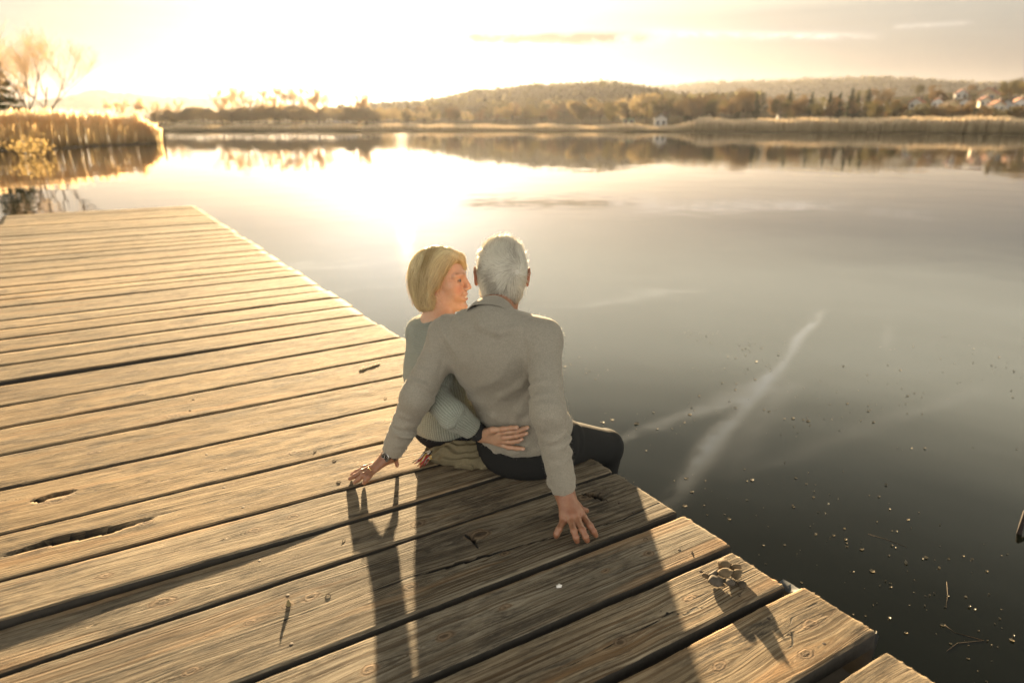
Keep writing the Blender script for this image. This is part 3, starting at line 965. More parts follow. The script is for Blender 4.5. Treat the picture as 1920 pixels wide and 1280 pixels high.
# knots (x, y, radius) and splits ((x, y), ... , half width) seen in the photograph
KNOTS = [(0.75, 1.80, .022), (0.30, 2.02, .020), (0.42, 2.04, .018), (0.02, 1.80, .028), (0.30, 1.616, .014), (0.36, 1.62, .020),
         (0.20, 1.60, .016), (0.88, 1.645, .030), (1.30, 1.66, .026), (1.26, 1.30, .016), (0.78, 1.315, .014), (1.10, 1.30, .012), (0.60, 1.30, .018),
         (1.22, 1.09, .018), (0.95, 1.06, .016), (1.40, 0.86, .020), (1.30, 0.80, .020), (1.38, 0.60, .03), (1.1, 0.88, .018),
         (-0.10, 1.93 + .06, .02), (0.02, 2.25, .02), (-0.22, 2.555, .03), (0.05, 2.55, .012), (0.55, 2.50, .02), (0.92, 2.60, .025), (1.2, 2.55, .02),
         (-0.1, 2.90, .022), (0.5, 2.86, .016), (0.2, 3.13, .022), (-0.2, 3.45, .02), (0.1, 3.47, .02), (0.7, 3.48, .018), (0.1, 3.85, .03), (0.5, 3.8, .02),
         (1.1, 3.25, .02), (0.15, 4.2, .02), (0.8, 4.4, .03), (1.0, 2.95, .02), (0.6, 1.52, .02), (0.05, 1.5, .016), (0.4, 1.29, .02), (0.9, 1.52, .015)]
SPLITS = [  # path, half width at each point
    ([(-0.42, 2.262), (-0.33, 2.264), (-0.235, 2.281), (-0.085, 2.262), (0.02, 2.268), (0.12, 2.285), (0.357, 2.271), (0.60, 2.262), (0.924, 2.251), (1.40, 2.245)],
     [.002, .004, .017, .016, .004, .0025, .002, .002, .0018, .0012]),
    ([(-0.30, 2.592), (-0.265, 2.590), (-0.225, 2.600), (-0.19, 2.596), (-0.17, 2.596)], [.001, .010, .013, .011, .001]),
    ([(-1.2, 2.64), (-0.384, 2.650), (-0.27, 2.60), (0.10, 2.52), (0.40, 2.487), (1.1, 2.48)], [.001, .002, .001, .002, .0018, .001]),
    ([(-0.8, 3.19), (-0.419, 3.199), (0.05, 3.22), (0.296, 3.206), (0.459, 3.195), (0.8, 3.20)], [.001, .002, .0025, .002, .002, .001]),
    ([(-0.40, 1.55), (-0.122, 1.563), (0.3, 1.565), (0.635, 1.557), (0.80, 1.545), (0.95, 1.53), (1.317, 1.485), (1.485, 1.50)], [.001, .002, .0025, .003, .005, .002, .002, .003]),
    ([(0.75, 1.06), (1.05, 1.07), (1.28, 1.088), (1.49, 1.096)], [.001, .0018, .0018, .0018]),
    ([(1.16, 0.83), (1.30, 0.835), (1.38, 0.90), (1.487, 0.905)], [.001, .0018, .0016, .0016]),
    ([(0.5, 1.80), (1.0, 1.86), (1.3, 1.86)], [.0008, .0014, .0008]),
    ([(-0.3, 1.73 + .06), (0.1, 1.80), (0.4, 1.83)], [.0008, .0014, .0008]),
    ([(1.30, 1.69), (1.33, 1.655), (1.345, 1.60)], [.003, .010, .002]),
    ([(0.84, 1.68), (0.855, 1.63), (0.845, 1.58)], [.002, .006, .002]),
    ([(1.11, 1.10), (1.16, 1.05), (1.20, 1.06), (1.23, 1.04)], [.001, .0025, .0025, .001]),
]


def seg_dist(px, py, path, wid):
    best = np.full(px.shape, 99.0)
    for (a, b, wa, wb) in zip(path[:-1], path[1:], wid[:-1], wid[1:]):
        ax, ay = a
        bx, by = b
        L2 = (bx - ax) ** 2 + (by - ay) ** 2
        tt = np.clip(((px - ax) * (bx - ax) + (py - ay) * (by - ay)) / L2, 0, 1)
        dd = np.hypot(px - ax - tt * (bx - ax), py - ay - tt * (by - ay)) / (wa + (wb - wa) * tt)
        best = np.minimum(best, dd / 1.15)
    return best


def plank(i, yfl, yfr, ybl, ybr, lift, grey, ridge, saw):
    near = yfl < 4.2
    r = random.Random(100 + i)
    xe = EDGE_X + r.uniform(-.014, .012) + (0.03 if i in (1,) else 0)
    xl = LEFT_X + r.uniform(-.03, .03)
    dxs, dys = (0.010, 0.0055) if yfl < 2.8 else ((0.02, 0.012) if near else (0.06, 0.03))
    nx, ny = int((xe - xl) / dxs) + 1, max(6, int((ybl - yfl) / dys) + 1)
    tx, ty = np.meshgrid(np.linspace(0, 1, nx), np.linspace(0, 1, ny))
    # crowd the rows towards both edges for a worn, rounded arris
    ty = 0.5 - 0.5 * np.sign(0.5 - ty) * np.abs(1 - 2 * ty) ** 0.8
    X = xl + (xe - xl) * tx
    s = (X + 0.4) / (EDGE_X + 0.4)
    yf = yfl + (yfr - yfl) * s + vnoise(X * 7, i) * .0016 + vnoise(X * 38, i + 50) * .0009
    yb = ybl + (ybr - ybl) * s + vnoise(X * 6, i + 20) * .0016 + vnoise(X * 38, i + 70) * .0009
    Y = yf + (yb - yf) * ty
    X = X + (tx > 0.999) * (vnoise(Y * 130, i) * .005 + vnoise(Y * 30, i + 4) * .005)
    e = np.minimum(Y - yf, yb - Y)
    Z = np.full(X.shape, lift) + vnoise(X * 1.3, i + 9) * .0012
    if i == 6:      # the board that has lifted: highest towards the far end from the lake
        Z = Z + 0.0125 * np.clip((0.55 - X) / 0.95, 0, 1) ** 0.8 * np.clip((yb - Y) / (yb - yf), 0, 1) ** .7
    rad = .0038
    q = np.clip(1 - e / rad, 0, 1)
    Z = Z - (1 - np.sqrt(np.clip(1 - q * q, 0, 1))) * rad * .9
    Z = Z + vnoise2(X * 12, Y * 30, i) * .0008
    # end grain rounded off
    qe = np.clip(1 - (xe - X) / .008, 0, 1)
    Z = Z - qe * qe * .004
    # rings flow round the knots
    amp = (vnoise(X * 0.9, i + 31) * .010 + vnoise(X * 2.7, i + 37) * .003)
    ring = Y + amp
    kn = np.full(X.shape, 3.0)
    ks = [k for k in KNOTS if yf.min() - .02 < k[1] < yb.max() + .02]
    if not near:
        ks = [(r.uniform(-.8, 1.4), r.uniform(yfl, ybl), r.uniform(.012, .024)) for _ in range(2)]
    for (kx, ky, kr) in ks:
        ddx, ddy = X - kx, Y - ky
        d = np.hypot(ddx * 0.62, ddy)
        kn = np.minimum(kn, d / kr)
        ring = ring - np.sign(ddy + 1e-6) * kr * 0.75 * np.exp(-(ddx / (kr * 4.2)) ** 2) * np.exp(-np.abs(ddy) / (kr * 2.6))
        Z = Z + .0012 * np.exp(-(d / kr) ** 2)
    ck = np.full(X.shape, 9.0)
    for path, wid in SPLITS:
        c = seg_dist(X + vnoise2(X * 25, Y * 25, 3) * .002, Y + vnoise(X * 26, 5) * .0022, path, wid)
        ck = np.minimum(ck, c)
        wmax = max(wid)
        if wmax > .004:
            dd = seg_dist(X, Y + vnoise(X * 26, 5) * .0022, path, [max(w_, 1e-4) for w_ in wid])
            Z = Z - np.where(dd < 1.0, 1, 0) * .030 * np.clip(np.interp(X, sorted(p[0] for p in path), [wid[k] for k in np.argsort([p[0] for p in path])]) / .006 - .5, 0, 1)
    n0 = nx * ny
    V = [np.stack([X, Y, Z], -1).reshape(-1, 3)]
    g0 = np.arange(n0).reshape(ny, nx)
    Fq = np.stack([g0[:-1, :-1], g0[:-1, 1:], g0[1:, 1:], g0[1:, :-1]], -1).reshape(-1, 4)
    loop = np.concatenate([g0[0, :], g0[1:, -1], g0[-1, -2::-1], g0[-2:0:-1, 0]])
    bot = V[0][loop].copy()
    bot[:, 2] = -PL_T + lift
    nb = len(loop)
    b0 = n0 + np.arange(nb)
    nxt = np.roll(np.arange(nb), -1)
    Fs = np.stack([loop, b0, b0[nxt], loop[nxt]], -1)
    V = np.concatenate([V[0], bot])
    ext = lambda a, v=None: np.concatenate([a.ravel(), a.ravel()[loop] if v is None else np.full(nb, v)])
    c4 = np.array([[0, 1, 2, 3]])
    corners = [n0 + 0, n0 + nx - 1, n0 + nx - 1 + ny - 1, n0 + 2 * nx + ny - 3]
    Fb = np.array([corners[::-1]])
    ringb = np.concatenate([ring.ravel(), ring.ravel()[loop] + .045])
    me = mesh('plank', V, np.concatenate([Fq, Fs, Fb]), mwood, True,
              {'ring': ('FLOAT', ringb), 'knot': ('FLOAT', ext(kn)), 'crack': ('FLOAT', ext(ck))})
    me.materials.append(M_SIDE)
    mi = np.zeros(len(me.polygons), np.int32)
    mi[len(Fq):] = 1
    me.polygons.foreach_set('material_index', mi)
    o = link('plank', me, dock)
    o.color = (grey, ridge, saw, 1)
    return o


planks = []
for i, p in enumerate(NEAR):
    planks.append(plank(i, *p))

# carrying beams and posts under the boards
for bx in (1.33, 0.28, -0.78):
    link('support_beam', MB().box(bx - .06, bx + .06, 0.1, 11.8, -.20, -.0475).mesh('support_beam', M_BEAM), dock)
for py in (0.6, 3.2, 5.8, 8.4, 11.0):
    for bx in (1.20, -0.65):
        link('support_post', MB().tube([(bx, py, -2.6), (bx, py, -.10)], .07, 10).mesh('support_post', M_BEAM, True), dock)

# screws and bent staples seen in the near boards
sc_me = MB().tube([(0, 0, -.004), (0, 0, .0004), (0, 0, .0008)], [.0050, .0050, .003], 8).mesh('screw', M_SCREW)
stp = MB().tube([(-.006, -.002, -.004), (-.006, 0, .001), (-.003, .004, .0022), (.004, .005, .0022), (.007, .001, .001), (.007, -.001, -.004)], .0011, 5).mesh('staple', M_SCREW)
for (u_, v_, pi, kind) in [(1.338, 1.600, 4, 1), (1.372, 1.50, 4, 0), (1.372, 1.57, 4, 0), (1.36, 1.655, 4, 0), (1.30, 1.36, 3, 1), (1.35, 1.27, 3, 0), (1.37, 1.235, 3, 1), (1.33, 1.165, 2, 0), (1.34, 1.03, 2, 1),
                           (1.33, 0.93, 1, 0), (1.37, 0.80, 1, 0), (1.40, 0.585, 0, 0), (0.27, 1.47, 4, 0), (0.31, 1.66, 4, 0), (0.40, 1.60, 4, 1), (0.52, 1.83, 5, 1), (0.28, 1.86, 5, 0), (0.22, 2.03, 6, 0), (0.29, 1.99, 6, 0),
                           (0.62, 2.19, 7, 1), (0.30, 2.19, 7, 0), (0.27, 2.36, 7, 0), (0.66, 2.36, 7, 1), (0.3, 2.50, 8, 0), (0.26, 2.66, 8, 0), (0.62, 2.47, 8, 1), (0.28, 2.84, 9, 0), (0.31, 2.99, 9, 0), (0.27, 3.16, 10, 0), (0.30, 3.29, 10, 0),
                           (1.05, 2.84, 9, 1), (1.12, 2.66, 8, 1), (0.29, 1.28, 3, 0), (0.85, 0.88, 1, 0)]:
    link('staple' if kind else 'screw', stp if kind else sc_me, planks[pi], (u_, v_, NEAR[pi][4]))
    if kind:
        planks[pi].children[-1].rotation_euler = (0, 0, prng.uniform(-.8, .8))
# ------------------------------------------------------------------ sculpting kit: signed distance fields -> one continuous mesh
def A3(*v):
    return np.array(v, np.float32)


def unit(v):
    v = np.asarray(v, float)
    return (v / np.linalg.norm(v)).astype(np.float32)


def vnoise3(P, seed=0):
    i = np.floor(P).astype(np.int64)
    f = P - i
    f = f * f * (3 - 2 * f)
    out = 0
    for dx_ in (0, 1):
        for dy_ in (0, 1):
            for dz_ in (0, 1):
                s = np.sin((i[..., 0] + dx_) * 127.1 + (i[..., 1] + dy_) * 269.5 + (i[..., 2] + dz_) * 419.2 + seed * 311.7) * 43758.5453
                hh = (s - np.floor(s)) * 2 - 1
                out = out + hh * (f[..., 0] if dx_ else 1 - f[..., 0]) * (f[..., 1] if dy_ else 1 - f[..., 1]) * (f[..., 2] if dz_ else 1 - f[..., 2])
    return out


def smin(a, b, k):
    if k <= 0:
        return np.minimum(a, b)
    h = np.clip(k - np.abs(a - b), 0, None) / k
    return np.minimum(a, b) - h * h * k * 0.25


class Cone:
    """tapered capsule; cap0/cap1 cut it flat at its ends"""
    def __init__(self, a, b, ra, rb, cap0=False, cap1=False, squash=None):
        self.a, self.b, self.ra, self.rb = A3(*a), A3(*b), ra, rb
        self.c0, self.c1, self.squash = cap0, cap1, squash
        m = max(ra, rb)
        self.lo, self.hi = np.minimum(self.a, self.b) - m, np.maximum(self.a, self.b) + m

    def par(self, P):
        ab = self.b - self.a
        return ((P - self.a) @ ab) / (ab @ ab)

    def __call__(self, P):
        ab = self.b - self.a
        t = self.par(P)
        tc = np.clip(t, 0, 1)
        q = P - self.a - tc[..., None] * ab
        if self.squash is not None:      # (direction, factor): flatter along the direction
            n, fct = self.squash
            q = q + (q @ n)[..., None] * n * (1 / fct - 1)
        d = np.linalg.norm(q, axis=-1) - (self.ra + (self.rb - self.ra) * tc)
        L = np.linalg.norm(ab)
        if self.c1:
            d = np.maximum(d, (t - 1) * L)
        if self.c0:
            d = np.maximum(d, -t * L)
        return d


class Ell:
    def __init__(self, c, r, M=None):
        self.c, self.r = A3(*c), A3(*r)
        self.M = np.eye(3, dtype=np.float32) if M is None else np.asarray(M, np.float32)   # columns: the axes
        e = np.sqrt(((self.M * self.r[None, :]) ** 2).sum(1))
        self.lo, self.hi = self.c - e, self.c + e

    def __call__(self, P):
        q = (P - self.c) @ self.M
        k0 = np.linalg.norm(q / self.r, axis=-1)
        k1 = np.linalg.norm(q / (self.r * self.r), axis=-1)
        return np.where(k1 > 1e-6, k0 * (k0 - 1) / np.maximum(k1, 1e-6), -self.r.min())


class Field:
    def __init__(self, lo, hi, h):
        self.lo, self.h = A3(*lo), h
        self.n = np.ceil((np.asarray(hi) - np.asarray(lo)) / h).astype(int) + 1
        self.d = np.full(self.n, 0.5, np.float32)

    def block(self, lo, hi):
        i0 = np.clip(np.floor((lo - self.lo) / self.h).astype(int), 0, self.n - 1)
        i1 = np.clip(np.ceil((hi - self.lo) / self.h).astype(int) + 1, 1, self.n)
        ax = [self.lo[k] + self.h * np.arange(i0[k], i1[k], dtype=np.float32) for k in range(3)]
        return tuple(slice(i0[k], i1[k]) for k in range(3)), np.stack(np.meshgrid(*ax, indexing='ij'), -1)

    def add(self, prim, k=0.0, disp=None, pad=None):
        pad = max(k, 3 * self.h) + 0.012 if pad is None else pad
        s, P = self.block(prim.lo - pad, prim.hi + pad)
        if P.size == 0:
            return self
        d = prim(P)
        if disp is not None:
            d = d + disp(P, prim)
        self.d[s] = smin(self.d[s], d, k)
        return self

    def cut(self, prim, k=0.0):
        s, P = self.block(prim.lo - k - 3 * self.h, prim.hi + k + 3 * self.h)
        if P.size:
            self.d[s] = -smin(-self.d[s], prim(P), k)
        return self

    def apply(self, lo, hi, fn):
        s, P = self.block(A3(*lo), A3(*hi))
        self.d[s] = fn(P, self.d[s])
        return self

    def sample(self, P):
        q = (np.asarray(P) - self.lo) / self.h
        i = np.clip(np.floor(q).astype(int), 0, self.n - 2)
        f = np.clip(q - i, 0, 1)
        out = 0
        for a in (0, 1):
            for b in (0, 1):
                for c in (0, 1):
                    wgt = (f[..., 0] if a else 1 - f[..., 0]) * (f[..., 1] if b else 1 - f[..., 1]) * (f[..., 2] if c else 1 - f[..., 2])
                    out = out + wgt * self.d[i[..., 0] + a, i[..., 1] + b, i[..., 2] + c]
        return out

    def grad(self, P):
        e = self.h
        g = np.stack([self.sample(P + np.eye(3)[k] * e) - self.sample(P - np.eye(3)[k] * e) for k in range(3)], -1)
        return g / np.maximum(np.linalg.norm(g, axis=-1, keepdims=True), 1e-6)

    def rest(self, p, dist):
        """move a point along the gradient until it lies this far outside the surface"""
        p = np.asarray(p, float)[None]
        for _ in range(6):
            p = p + self.grad(p) * (dist - self.sample(p))[:, None]
        return p[0]

    def surface(self, biggest=True):
        """surface nets"""
        d = self.d
        ins = d < 0
        nx, ny, nz = d.shape
        c = np.zeros((nx - 1, ny - 1, nz - 1), np.uint8)
        for a in (0, 1):
            for b in (0, 1):
                for e in (0, 1):
                    c += ins[a:nx - 1 + a, b:ny - 1 + b, e:nz - 1 + e]
        cells = np.argwhere((c > 0) & (c < 8))
        idx = np.full(c.shape, -1, np.int32)
        idx[tuple(cells.T)] = np.arange(len(cells))
        acc = np.zeros((len(cells), 3))
        cnt = np.zeros(len(cells))
        corners = [(a, b, e) for a in (0, 1) for b in (0, 1) for e in (0, 1)]
        val = {q: d[cells[:, 0] + q[0], cells[:, 1] + q[1], cells[:, 2] + q[2]] for q in corners}
        for q in corners:
            for ax in range(3):
                if q[ax] == 0:
                    r_ = list(q)
                    r_[ax] = 1
                    r_ = tuple(r_)
                    v0, v1 = val[q], val[r_]
                    cr = (v0 < 0) != (v1 < 0)
                    t_ = np.where(cr, v0 / np.where(np.abs(v0 - v1) < 1e-9, 1, v0 - v1), 0)
                    pt = np.array(q, float)[None] + np.zeros((len(cells), 3))
                    pt[:, ax] += t_
                    acc += pt * cr[:, None]
                    cnt += cr
        V = self.lo + (cells + acc / np.maximum(cnt, 1)[:, None]) * self.h
        quads = []
        for ax in range(3):
            o1, o2 = [(1, 2), (2, 0), (0, 1)][ax]
            sl = [slice(1, -1)] * 3
            sl[ax] = slice(0, -1)
            s2 = list(sl)
            s2[ax] = slice(1, None)
            a0, a1 = ins[tuple(sl)], ins[tuple(s2)]
            for flip, msk in ((False, a0 & ~a1), (True, ~a0 & a1)):
                e = np.argwhere(msk)
                if not len(e):
                    continue
                off = np.array([1, 1, 1])
                off[ax] = 0
                e = e + off
                def cell(da, db):
                    q = e.copy()
                    q[:, o1] -= da
                    q[:, o2] -= db
                    return idx[q[:, 0], q[:, 1], q[:, 2]]
                qd = np.stack([cell(0, 0), cell(1, 0), cell(1, 1), cell(0, 1)], -1)
                quads.append(qd[:, ::-1] if flip else qd)
        Q = np.concatenate(quads)
        Q = Q[(Q >= 0).all(1)]
        if biggest:      # drop crumbs that are not joined to the main body
            lab = np.arange(len(V))
            for _ in range(200):
                m_ = lab[Q].min(1)
                new = lab.copy()
                for k in range(4):
                    np.minimum.at(new, Q[:, k], m_)
                new = new[new]
                if (new == lab).all():
                    break
                lab = new
            r_, n_ = np.unique(lab, return_counts=True)
            keep = lab == r_[n_.argmax()]
            Q = Q[keep[Q].all(1)]
        used = np.unique(Q)
        re = np.full(len(V), -1)
        re[used] = np.arange(len(used))
        return V[used], re[Q]


def smooth_mesh(V, Q, it=1, lam=0.5):
    for _ in range(it):
        acc = np.zeros_like(V)
        cnt = np.zeros(len(V))
        for a, b in ((0, 1), (1, 2), (2, 3), (3, 0)):
            np.add.at(acc, Q[:, a], V[Q[:, b]])
            np.add.at(cnt, Q[:, a], 1)
            np.add.at(acc, Q[:, b], V[Q[:, a]])
            np.add.at(cnt, Q[:, b], 1)
        V = V + lam * (acc / np.maximum(cnt, 1)[:, None] - V)
    return V


def strands_mesh(name, P, rad, m, tone):
    """P: strands x points x 3 -> thin three-sided tapered fibres, one mesh"""
    N, S, _ = P.shape
    T = np.gradient(P, axis=1)
    T /= np.maximum(np.linalg.norm(T, axis=-1, keepdims=True), 1e-9)
    rv = np.random.default_rng(3).normal(size=(N, 1, 3))
    Uv = np.cross(T, rv)
    Uv /= np.maximum(np.linalg.norm(Uv, axis=-1, keepdims=True), 1e-9)
    Wv_ = np.cross(T, Uv)
    tap = np.interp(np.linspace(0, 1, S), [0, .15, .7, 1], [.8, 1, .85, .15])[None, :, None] * np.asarray(rad).reshape(-1, 1, 1)
    rings_ = [P + (Uv * math.cos(a) + Wv_ * math.sin(a)) * tap for a in (0, 2.0944, 4.18879)]
    V = np.stack(rings_, 2).reshape(-1, 3)
    base = (np.arange(N)[:, None] * S + np.arange(S - 1)[None, :]) * 3
    Fq = []
    for k in range(3):
        k2 = (k + 1) % 3
        Fq.append(np.stack([base + k, base + k2, base + 3 + k2, base + 3 + k], -1).reshape(-1, 4))
    tn = np.repeat(np.asarray(tone), S * 3)
    return mesh(name, V, np.concatenate(Fq), m, True, {'tone': ('FLOAT', tn)})


def grow(F, roots, flow, length, nseg, off0, off1, jit, seed):
    """strands that follow a flow field over the skin of F, rising from off0 to off1"""
    r_ = np.random.default_rng(seed)
    P = roots.copy()
    N = len(P)
    out = [P.copy()]
    ln = np.asarray(length).reshape(-1, 1) / nseg
    jv = r_.normal(size=(N, 3)) * jit
    o1 = off1 * (0.35 + 0.9 * r_.random(N)) if np.isscalar(off1) else off1
    for s in range(nseg):
        g_ = F.grad(P)
        d_ = flow(P) + jv
        d_ = d_ - g_ * (d_ * g_).sum(-1, keepdims=True)
        d_ /= np.maximum(np.linalg.norm(d_, axis=-1, keepdims=True), 1e-6)
        P = P + d_ * ln
        tgt = off0 + (o1 - off0) * ((s + 1) / nseg) ** 1.3
        g_ = F.grad(P)
        P = P + g_ * np.clip(tgt - F.sample(P), -0.02, 0.02)[:, None]
        out.append(P.copy())
    return np.stack(out, 1)


def head_axes(az, pitch=0.0, roll=0.0):
    """columns: forward, left, up"""
    f = A3(math.sin(az) * math.cos(pitch), math.cos(az) * math.cos(pitch), math.sin(pitch))
    l = A3(-math.cos(az), math.sin(az), 0)
    u = np.cross(f, l)
    l2 = l * math.cos(roll) + u * math.sin(roll)
    u2 = np.cross(f, l2)
    return np.stack([f, l2, u2], 1).astype(np.float32)


class HeadKit:
    """adds face and skull shapes given in head coordinates (forward, left, up; metres)"""
    def __init__(self, F, c, M, s=1.0):
        self.F, self.c, self.M, self.s = F, A3(*c), M, s

    def w(self, p):
        return self.c + self.M @ (A3(*p) * self.s)

    def local(self, P):
        return ((P - self.c) @ self.M) / self.s

    def ell(self, c, r, k=.01, cut=False):
        e = Ell(self.w(c), np.asarray(r) * self.s, self.M)
        (self.F.cut if cut else self.F.add)(e, k)

    def cone(self, a, b, ra, rb, k=.01, cut=False):
        e = Cone(self.w(a), self.w(b), ra * self.s, rb * self.s)
        (self.F.cut if cut else self.F.add)(e, k)

    def skull(self, female):
        w_ = 1.0 if not female else 0.95
        self.ell((-.010, 0, .032), (.095, .075 * w_, .086), 0)
        self.ell((-.035, 0, .010), (.066, .066 * w_, .070), .03)
        self.ell((.030, 0, -.030), (.060, .058 * w_, .082), .03)
        for s in (-1, 1):
            self.cone((-.012, s * .052 * w_, -.058), (.062, s * .016, -.100), .021, .016, .03)      # jaw
            self.ell((.056, s * .041 * w_, -.022), (.026, .020, .022), .022)                       # cheekbone
            self.ell((.062, s * .034, -.052), (.022, .018, .020), .018)                            # cheek lifted by a smile
            self.cone((.086, s * .010, .024), (.071, s * .046, .022), .0105, .010, .012)           # brow
            self.ell((.094, s * .032, .003), (.016, .017, .0125), .010, cut=True)                  # eye socket
            self.ell((.0735, s * .0315, .003), (.0135, .0165, .0115), .003)                        # closed shape of the lids
        self.ell((.083, 0, -.104), (.015, .017, .014), .018)                                       # chin
        self.cone((.090, 0, .014), (.109, 0, -.027), .0075, .0100, .010)                           # nose
        for s in (-1, 1):
            self.ell((.099, s * .0125, -.033), (.0105, .0075, .0075), .006)
        self.ell((.078, 0, -.060), (.021, .030, .024), .014)                                       # mouth mound
        self.cone((.0955, -.012, -.0585), (.0955, .012, -.0585), .0055, .0055, .004)               # upper lip
        self.cone((.0935, -.013, -.0715), (.0935, .013, -.0715), .0058, .0058, .004)               # lower lip
        for s in (-1, 1):
            self.cone((.094, s * .012, -.0590), (.079, s * .033, -.0530), .0052, .0025, .004)
            self.cone((.092, s * .013, -.0735), (.079, s * .032, -.0560), .0056, .0025, .004)
        self.cone((.102, -.018, -.0655), (.102, .018, -.0655), .0078, .0078, .002, cut=True)       # smile line
        for s in (-1, 1):
            self.cone((.101, s * .017, -.0652), (.085, s * .035, -.0545), .0076, .0036, .002, cut=True)

    def ear(self, s, k=.006, o=0.0):
        self.ell((-.006, s * (.077 + o), -.002), (.017, .0075, .031), k)
        self.cone((-.018, s * (.083 + o), .018), (.004, s * (.084 + o), .026), .0055, .005, .005)
        self.cone((-.019, s * (.083 + o), .016), (-.017, s * (.081 + o), -.016), .0055, .0045, .005)
        self.ell((.000, s * (.079 + o), -.026), (.0085, .0065, .010), .006)
        self.ell((.000, s * (.088 + o), .002), (.008, .006, .015), .004, cut=True)


def hand(F, wrist, wr, fingers, thumb, rad, k=.012):
    """palm fans from the wrist to four knuckles; each finger is a chain of its own rooted in the palm"""
    for f in fingers:
        back_ = np.asarray(f[0]) + (np.asarray(wrist) - np.asarray(f[0])) * .16
        F.add(Cone(wrist, back_, wr, rad * 1.15), k)
        F.add(Cone(back_, f[0], rad * 1.15, rad * 1.10), .006)
    for f, g_ in zip(fingers[:-1], fingers[1:]):
        a_ = np.asarray(f[0]) + (np.asarray(wrist) - np.asarray(f[0])) * .22
        c_ = np.asarray(g_[0]) + (np.asarray(wrist) - np.asarray(g_[0])) * .22
        F.add(Cone(a_, c_, rad * 1.1, rad * 1.1), .008)
        F.add(Cone(wrist, (a_ + c_) / 2, wr * .9, rad * 1.15), .008)
    for f in list(fingers) + [thumb]:
        n = len(f) - 1
        rs = np.linspace(rad * 1.02, rad * .80, n + 1)
        for i in range(n):
            F.add(Cone(f[i], f[i + 1], rs[i], rs[i + 1]), .0035 if i else .005)
        for i in range(1, n):
            F.add(Ell(f[i], (rs[i] * 1.10,) * 3), .004)
    F.add(Cone(wrist, thumb[0], wr * .9, rad * 1.3), k)


# ---- materials of the couple
def skin_mat(name, base, blotch):
    m, t, b = mat(name)
    co = t.node('ShaderNodeTexCoord').outputs['Object']
    n1 = t.noise(co, 38.0, 4.0, 0.6)
    n2 = t.noise(co, 260.0, 3.0, 0.6)
    c = t.lerp(t.mapr(n1, 0.32, 0.68), base, blotch)
    c = t.lerp(t.m('MULTIPLY', t.mapr(n2, 0.55, 0.75), 0.35), c, t.v('MULTIPLY', c, (0.72, 0.58, 0.50)))
    tn = t.node('ShaderNodeAttribute', attribute_name='tint')
    c = t.lerp(tn.outputs['Alpha'], c, tn.outputs['Color'])
    t.set(b, 'Base Color', c)
    t.set(b, 'Roughness', 0.48)
    t.set(b, 'Subsurface Weight', 0.22)
    t.set(b, 'Subsurface Radius', (1.0, 0.35, 0.18))
    t.set(b, 'Subsurface Scale', 0.010)
    hb = t.m('ADD', t.m('MULTIPLY', n2, 0.0006), t.m('MULTIPLY', n1, 0.0012))
    t.set(b, 'Normal', t.node('ShaderNodeBump', {'Strength': 0.8, 'Distance': 1.0, 'Height': hb}).outputs[0])
    return m


def knit_mat(name, c0, c1, rib=0.0, rib_depth=0.0, heather=0.16):
    m, t, b = mat(name)
    co = t.node('ShaderNodeTexCoord').outputs['Object']
    n1 = t.noise(co, 520.0, 2.0, 0.7)
    n2 = t.noise(co, 95.0, 4.0, 0.65)
    n3 = t.noise(co, 14.0, 3.0, 0.5)
    c = t.lerp(t.mapr(n1, 0.3, 0.7), tuple(v * (1 - heather) for v in c0), tuple(v * (1 + heather) for v in c1))
    c = t.lerp(t.mapr(n2, 0.3, 0.7, 0.0, 0.25), c, t.v('MULTIPLY', c, (0.72, 0.72, 0.72)))
    c = t.lerp(t.mapr(n3, 0.3, 0.7, 0.0, 0.12), c, t.v('MULTIPLY', c, (0.78, 0.78, 0.78)))
    hgt = t.m('ADD', t.m('MULTIPLY', n1, 0.0008), t.m('MULTIPLY', n2, 0.0013))
    if rib:
        u = t.attr('rib')
        v_ = t.attr('row')
        uu = t.m('ADD', t.m('DIVIDE', u, rib), t.m('MULTIPLY', t.m('SUBTRACT', n2, 0.5), 0.35))
        wv = t.m('ABSOLUTE', t.m('SINE', t.m('MULTIPLY', uu, math.pi)))
        st = t.m('ABSOLUTE', t.m('SINE', t.m('ADD', t.m('MULTIPLY', v_, math.pi / 0.0075), t.m('MULTIPLY', wv, 1.2))))
        wv2 = t.m('MULTIPLY', t.m('POWER', wv, 0.6), t.m('ADD', 0.72, t.m('MULTIPLY', st, 0.28)))
        hgt = t.m('ADD', hgt, t.m('MULTIPLY', wv2, rib_depth))
        c = t.lerp(t.m('SUBTRACT', 1.0, wv2, clamp=True), c, t.v('MULTIPLY', c, (0.50, 0.50, 0.47)))
    t.set(b, 'Base Color', c)
    t.set(b, 'Roughness', 0.95)
    t.set(b, 'Specular IOR Level', 0.12)
    t.set(b, 'Sheen Weight', 0.35)
    t.set(b, 'Sheen Roughness', 0.4)
    t.set(b, 'Sheen Tint', (1.0, 0.92, 0.8))
    t.set(b, 'Normal', t.node('ShaderNodeBump', {'Strength': 1.0, 'Distance': 1.0, 'Height': hgt}).outputs[0])
    return m


def hair_mat(name, dark, light, transl):
    m, t, b = mat(name)
    tn = t.attr('tone')
    c = t.lerp(tn, dark, light)
    t.set(b, 'Base Color', c)
    t.set(b, 'Roughness', 0.42)
    t.set(b, 'Specular IOR Level', 0.35)
    tr = t.node('ShaderNodeBsdfTranslucent', {0: c})
    mx = t.node('ShaderNodeMixShader', {0: transl})
    t.l.new(b.outputs[0], mx.inputs[1])
    t.l.new(tr.outputs[0], mx.inputs[2])
    t.l.new(mx.outputs[0], m.node_tree.nodes['Material Output'].inputs[0])
    return m


